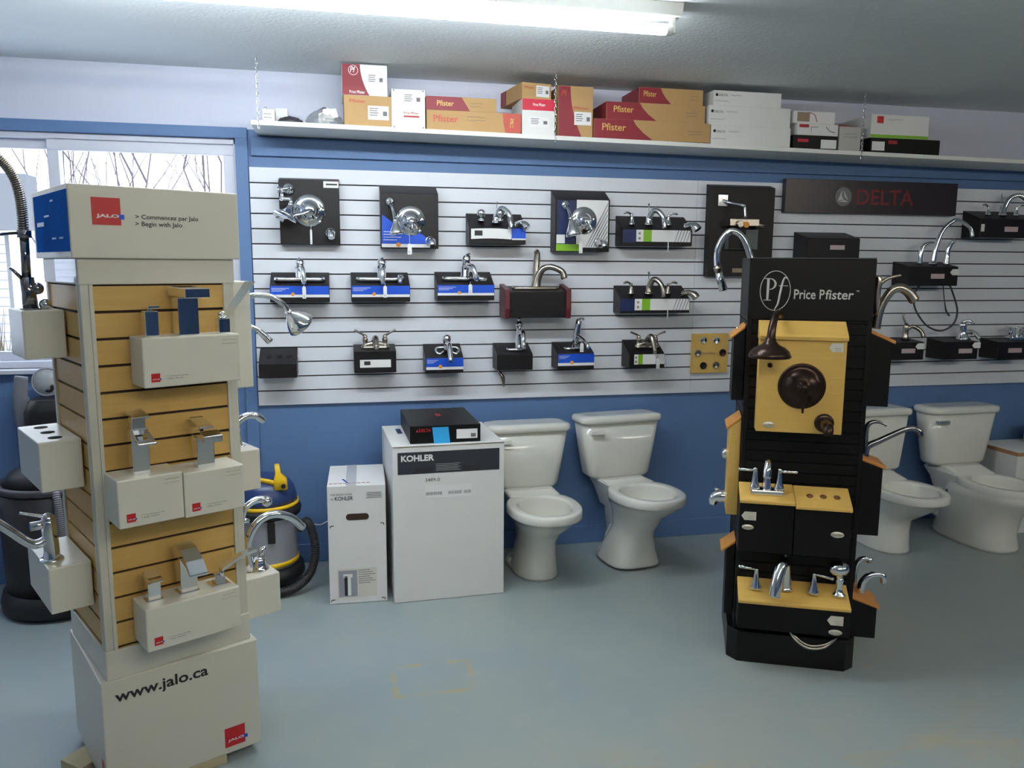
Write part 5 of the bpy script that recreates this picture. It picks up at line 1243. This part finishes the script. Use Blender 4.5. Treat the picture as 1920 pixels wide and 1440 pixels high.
    if foot == 'skirt': part('side_bolt', G().ball((-.16, -.27, zr-.11), .012, sc=(.5, 1, 1.4)), m_ink, t)
    return t
toilet('white toilet with a round tank, left one beside the big white carton', (1.408, -.030, 0), .03, zr=.414, zt0=.420, zt1=.732, tw1=.220)
toilet('white toilet turned slightly right with a flared foot, second from the big carton', (1.925, -.028, .006), .12, zr=.436, zt0=.440, zt1=.752, foot='flare', tw1=.235, tw0=.19, tilt=-.02)
toilet('white toilet half hidden by the right edge of the black tower', (3.520, -.06, 0), .02, zr=.392, zt0=.414, zt1=.752, tw1=.215, tw0=.19, lever=False, chamfer=.03, lidc=.03)
toilet('white toilet with a skirted base and metal lever, at the right edge of the picture', (4.135, -.05, 0), .02, zr=.395, zt0=.425, zt1=.745, foot='skirt', tw1=.250, tw0=.205, leverm=m_chrome, chamfer=.07, lidc=.07)

# ------------------------------------------------------------------ cartons on the floor
def big_box(name_label, p0, p1, depth, h, lab):
    a = Vector(p0); b = Vector(p1); w = (b-a).length; r = atan2(b.y-a.y, b.x-a.x)
    t = thing('carton', lab, 'box', (a.x, a.y, 0), r); part('carton_body', G().box(0, w, 0, depth, 0.001, h), m_cardwhite, t, bev=.003); return t, w, h
a, b = atz(740, 1132), atz(945, 1113)
t, w, h = big_box('', (a.x, a.y), (b.x, b.y+.008), .52, .772, 'big white carton with a black printed band, on the floor left of the toilets')
part('black_band', patch(w*.045, w*.955, h*.825, h*.963, -.0004), mat('charcoal_print', S(44, 48, 56), .5), t); lettering('KOHLER', w*.075, h*.905, w*.29, h*.040, -.0012, m_white, t, bold=.035)
g = G()
for k in range(5): g.box(w*.38, w*(.60-.02*(k % 2)), -.0014, -.0010, h*(.880-.010*k), h*(.882-.010*k))
part('small_print', g, m_silver_ink, t)
for x in (.20, .62): part('hand_hole', G().prism([(w*x, h*.865), (w*(x+.16), h*.865), (w*(x+.16), h*.842), (w*(x+.14), h*.832), (w*(x+.02), h*.832), (w*x, h*.842)], -.0016, -.0010, axis='y'), m_ink, t)
lettering('3489-0', w*.285, h*.772, w*.13, h*.022, -.0008, m_greyink, t)
o = part('address_label', patch(w*.28, w*.70, h*.665, h*.745, -.0004), m_white, t)
g = G(); random.seed(1); x = w*.29
while x < w*.69:
    d = random.uniform(.0010, .0028)
    if not (w*.43 < x < w*.49) and not (w*.61 < x < w*.63): g.box(x, x+d, -.0014, -.0008, h*.685, h*.705)
    x += d+.0022
part('bar_code', g, m_greyink, o)
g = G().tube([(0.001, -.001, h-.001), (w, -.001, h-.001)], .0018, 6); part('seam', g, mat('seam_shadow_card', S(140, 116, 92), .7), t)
part('side_print', G().box(.06, .085, .30, .42, h+.0002, h+.0008), m_navy, t)
BIG = (t, w, h)
a, b = atz(619, 1134), atz(733, 1127)
b = Vector((.622, -.588))
t, w, h = big_box('', (a.x, a.y), (b.x-.004, b.y), .40, .585, 'smaller white carton with an oblong hand hole, on the floor left of the big carton')
lettering('KOHLER', w*.13, h*.880, w*.31, h*.032, -.0008, m_ink, t); lettering('THE BOLD LOOK', w*.05, h*.922, w*.38, h*.014, -.0008, m_greyink, t); lettering('OF', w*.055, h*.885, w*.05, h*.016, -.0008, m_greyink, t)
g = G()
for k in range(4): g.box(w*(.68-.02*(k % 2)), w*.93, -.0010, -.0002, h*(.935-.014*k), h*(.940-.014*k))
part('small_print', g, m_greyink, t)
pts = [(w*.50+.040+.016*cos(-pi/2+pi*i/8), h*.738+.016*sin(-pi/2+pi*i/8)) for i in range(9)]+[(w*.50-.036+.016*cos(pi/2+pi*i/8), h*.738+.016*sin(pi/2+pi*i/8)) for i in range(9)]
part('hand_hole', G().prism(pts, -.0012, -.0002, axis='y'), mat('hand_hole_shadow', S(58, 40, 26), .8), t)
o = part('picture_label', patch(w*.14, w*.82, h*.055, h*.300, -.0004), m_cream, t)
part('photo_print', patch(w*.16, w*.48, h*.062, h*.285, -.0012), m_grey_plastic, o); part('photo_print', patch(w*.26, w*.31, h*.07, h*.24, -.0018), m_ink, o); part('photo_print', patch(w*.24, w*.40, h*.225, h*.255, -.0018), m_white, o); part('photo_print', patch(w*.315, w*.37, h*.07, h*.225, -.0018), m_white, o)
g = G()
for k in range(7): g.box(w*.50, w*(.70+.05*(k % 3)), -.0014, -.0008, h*(.280-.018*k), h*(.285-.018*k))
part('small_print', g, m_greyink, o)
g = G()
for (x, z, s) in ((.07, .665, 1), (.93, .672, -1), (.06, .035, 1), (.93, .03, -1)): g.box(w*x-.008, w*x+.008, -.0010, -.0002, h*z, h*z+.004); g.box(w*x-.008*s-.002, w*x-.008*s+.002, -.0010, -.0002, h*z-.008, h*z)
part('corner_marks', g, m_ink, t)
part('packing_tape', G().box(w*.32, w*.50, 0, .40, h+.0002, h+.0008), mat('tape', S(196, 196, 198), .2), t)
g = G()
for k in range(9): g.box(w*(.03+.08*k), w*(.09+.08*k), .040, .048, h+.0002, h+.0009)
part('red_print', g, m_dkred, t)
part('blue_pen_mark', G().add([(w*.24, .12, h+.0009), (w*.28, .12, h+.0009), (w*.36, .05, h+.0009), (w*.33, .05, h+.0009), (w*.24, .12, h+.0014), (w*.28, .12, h+.0014), (w*.36, .05, h+.0014), (w*.33, .05, h+.0014)], [(0, 1, 2, 3), (7, 6, 5, 4), (0, 4, 5, 1), (1, 5, 6, 2), (2, 6, 7, 3), (3, 7, 4, 0)]), m_blueprint, t)
# black carton lying on the big one
a, b = atz(769, 833, .773), atz(901, 827, .773); c0 = atz(741, 797, .773)
w = (b-a).length; r = atan2(b.y-a.y, b.x-a.x)
t = thing('carton', 'flat black carton with a blue sticky note, lying on the big white carton', 'box', (a.x, a.y, .7735), r)
h = at(768, 800, a.y).z-a.z; d = (c0-a).length*.97
part('carton_body', G().box(0, w, 0, d, 0, h), m_black, t, bev=.002)
lettering('DELTA', w*.125, h*.66, w*.17, h*.17, -.0010, m_logored, t); part('red_triangle', G().prism([(w*.085, h*.66), (w*.115, h*.66), (w*.10, h*.80)], -.0010, -.0002, axis='y'), m_logored, t)
o = part('address_label', patch(w*.655, w*.955, h*.20, h*.74, -.0004), m_white, t); part('print', patch(w*.86, w*.93, h*.28, h*.48, -.0010), m_greyink, o)
part('sticky_note', G().add([(w*.31, -.0015, h*.90), (w*.54, -.0015, h*.90), (w*.565, -.006, -.012), (w*.34, -.006, -.02), (w*.31, -.0010, h*.90), (w*.54, -.0010, h*.90), (w*.565, -.0054, -.012), (w*.34, -.0054, -.02)], [(0, 1, 2, 3), (7, 6, 5, 4), (0, 4, 5, 1), (1, 5, 6, 2), (2, 6, 7, 3), (3, 7, 4, 0)]), m_sticky, t, label='bright blue sticky note')
part('top_emblem', G().box(w*.46, w*.54, d*.50, d*.66, h+.0002, h+.0008), m_dkred, t)
# low carton and a small pale box behind the right toilet
p = at(1880, 850, -.33)
t = thing('carton', 'low white carton with a brown torn top edge behind the right toilet', 'box', (4.43, -.36, 0), 0); part('carton_body', G().box(0, .75, 0, .33, .001, .515), m_cardwhite, t, bev=.003); part('torn_edge', G().box(-.001, .751, -.001, .331, .488, .512), mat('torn_card_edge', S(176, 130, 90), .8, noise=.2), t)
t = thing('carton', 'small pale box at the right edge standing on the low white carton', 'box', (4.72, -.30, .517), 0); part('carton_body', G().box(0, .30, 0, .2, 0, .13), mat('sage_carton', S(176, 184, 176), .6), t, bev=.002)

# ------------------------------------------------------------------ vacuum cleaner behind the cream tower
t = thing('vacuum_cleaner', 'blue, grey and yellow shop vacuum cleaner with a black hose behind the cream tower', 'vacuum cleaner', (.035, -.235, 0))
part('wheel_base', G().lathe([(.10, .03), (.17, .035), (.185, .06), (.18, .10), (.15, .115), (0, .115)], n=36), m_rubber, t)
for a in (.6, 2.4, 3.9, 5.4): part('caster', G().cyl((.15*cos(a)-.012, .15*sin(a), .026), (.15*cos(a)+.012, .15*sin(a), .026), .026, 16), m_rubber, t)
part('drum', G().lathe([(.150, .112), (.152, .13), (.152, .36), (.155, .37), (0, .37)], n=40), m_grey_plastic, t)
part('lower_band', G().lathe([(.153, .125), (.158, .128), (.158, .145), (.153, .148)], n=40), m_yellow, t)
part('latch', G().box(.02, .055, -.166, -.150, .26, .37), m_rubber, t, bev=.004)
part('rim', G().lathe([(.155, .37), (.172, .375), (.176, .40), (.168, .42), (0, .42)], n=40), m_rubber, t)
part('upper_band', G().lathe([(.160, .42), (.166, .424), (.164, .438), (.150, .44), (0, .44)], n=40), m_yellow, t)
part('motor_head', G().lathe([(.158, .438), (.154, .47), (.143, .51), (.120, .545), (.08, .565), (0, .57)], n=40), m_vacblue, t)
g = G().tube([(-.13, -.04, .54), (-.07, -.075, .572), (.02, -.10, .560), (.075, -.11, .545)], [.014, .015, .017, .018], 12, smooth=5, flat=.7)
g.loft([rrect(.085, -.105, .035, .022, .01, .52), rrect(.085, -.105, .030, .02, .01, .575), rrect(.075, -.10, .013, .014, .006, .60), rrect(.070, -.10, .011, .012, .005, .645)])
part('handle', g, m_yellow, t)
part('switch_knob', G().cyl((.10, -.128, .540), (.10, -.137, .540), .011), m_rubber, t)
hs = [(.165, -.06, .30), (.205, -.09, .34), (.235, -.11, .27), (.240, -.13, .17), (.205, -.16, .08), (.13, -.20, .035), (.03, -.22, .03), (-.08, -.20, .03)]
g = G().tube(hs, .021, 14, smooth=8)
part('hose', g, m_rubber, t)
g = G(); P_ = [Vector(p) for p in hs]
for i in range(70):
    tt = 7*i/70; q_ = cr(P_, tt); d_ = (cr(P_, min(tt+.1, 6.99))-q_); g.torus(q_, .0215, .0022, d_, n=14, m=5)
part('hose_ribs', g, m_dkgrey, t)
tag(build('electric_cable', G().tube([(.26, -.10, .255), (.29, -.11, .25), (.315, -.13, .262), (.35, -.12, .28), (.40, -.02, .30), (.42, .012, .30)], .0028, 8, smooth=5), m_white), 'thin white cable between the shop vacuum and the smaller white carton', 'cable')

# ------------------------------------------------------------------ dark things in the left corner
t = thing('drum_vacuum', 'black drum vacuum with a ribbed grey hose, at the left edge', 'vacuum cleaner', (-.90, -.285, 0))
part('base', G().lathe([(.22, 0.001), (.26, .02), (.265, .06), (.25, .11), (0, .12)], n=40), m_rubber, t)
part('drum', G().lathe([(.235, .11), (.24, .30), (.245, .58), (0, .585)], n=40), m_dkgrey, t).data.materials[0] = mat('matt_black_plastic', S(34, 32, 34), .5)
part('rim', G().torus((0, 0, .60), .235, .018, n=44), m_dkgrey, t)
part('lid', G().lathe([(.225, .60), (.19, .66), (.11, .70), (0, .71)], n=36), m_rubber, t)
part('lid_knob', G().lathe([(.05, .66), (.055, .69), (.045, .72), (.02, .735), (0, .735)], c=(-.02, -.12, 0), n=20), m_grey_plastic, t)
hs = [(.05, -.20, .64), (.075, -.245, .58), (.085, -.262, .50), (.095, -.27, .42), (.12, -.28, .35), (.19, -.27, .33)]
part('hose', G().tube(hs, .017, 12, smooth=6), m_grey_plastic, t)
g = G(); P_ = [Vector(p) for p in hs]
for i in range(46):
    tt = 5*i/46; q_ = cr(P_, tt); d_ = (cr(P_, min(tt+.1, 4.99))-q_); g.torus(q_, .0175, .002, d_, n=12, m=5)
part('hose_ribs', g, m_dkgrey, t)
p = lambda u, v, y=-.10: (lambda q: (q.x+.90, q.y+.285, q.z))(at(u, v, y))
part('grey_handle', G().tube([p(40, 706), p(38, 745), p(44, 790), p(58, 818), p(80, 832)], [.030, .034, .034, .028, .022], 14, smooth=5, flat=.45), mat('worn_grey_plastic', S(116, 120, 128), .5, noise=.1), t)
part('handle_frame', G().tube([p(52, 745, -.08), p(58, 790, -.08), p(72, 818, -.08), p(105, 826, -.08), p(150, 820, -.08)], [.006, .008, .010, .010, .010], 10, smooth=5), m_grey_plastic, t)
a = p(56, 832, -.12); b = p(150, 745, -.12); cx_ = (a[0]+b[0])/2; hw_ = (b[0]-a[0])/2
part('motor_housing', G().loft([rrect(cx_, a[1], hw_, .10, .06, .66), rrect(cx_, a[1], hw_, .10, .06, b[2]-.06), rrect(cx_, a[1], hw_*.8, .08, .06, b[2])]), m_rubber, t)
q = at(88, 716, -.10)
t = thing('clear_plastic_disc', 'round translucent plastic disc standing against the window sill behind the cream tower', 'disc', (q.x, -.10, q.z))
part('disc', G().lathe([(.066, 0), (.066, .003), (0, .004)], (0, 0, 0), (0, -1, .1), n=36), mat('frosted_plastic', S(200, 204, 206), .3, trans=.3), t)
part('rim', G().torus((0, -.002, 0), .066, .004, (0, -1, .1), n=40, m=8), m_grey_plastic, t)
part('black_grip', G().torus((.008, -.008, -.028), .016, .008, (0, -1, 0), n=16, m=8, arc=(0, pi)), m_rubber, t)
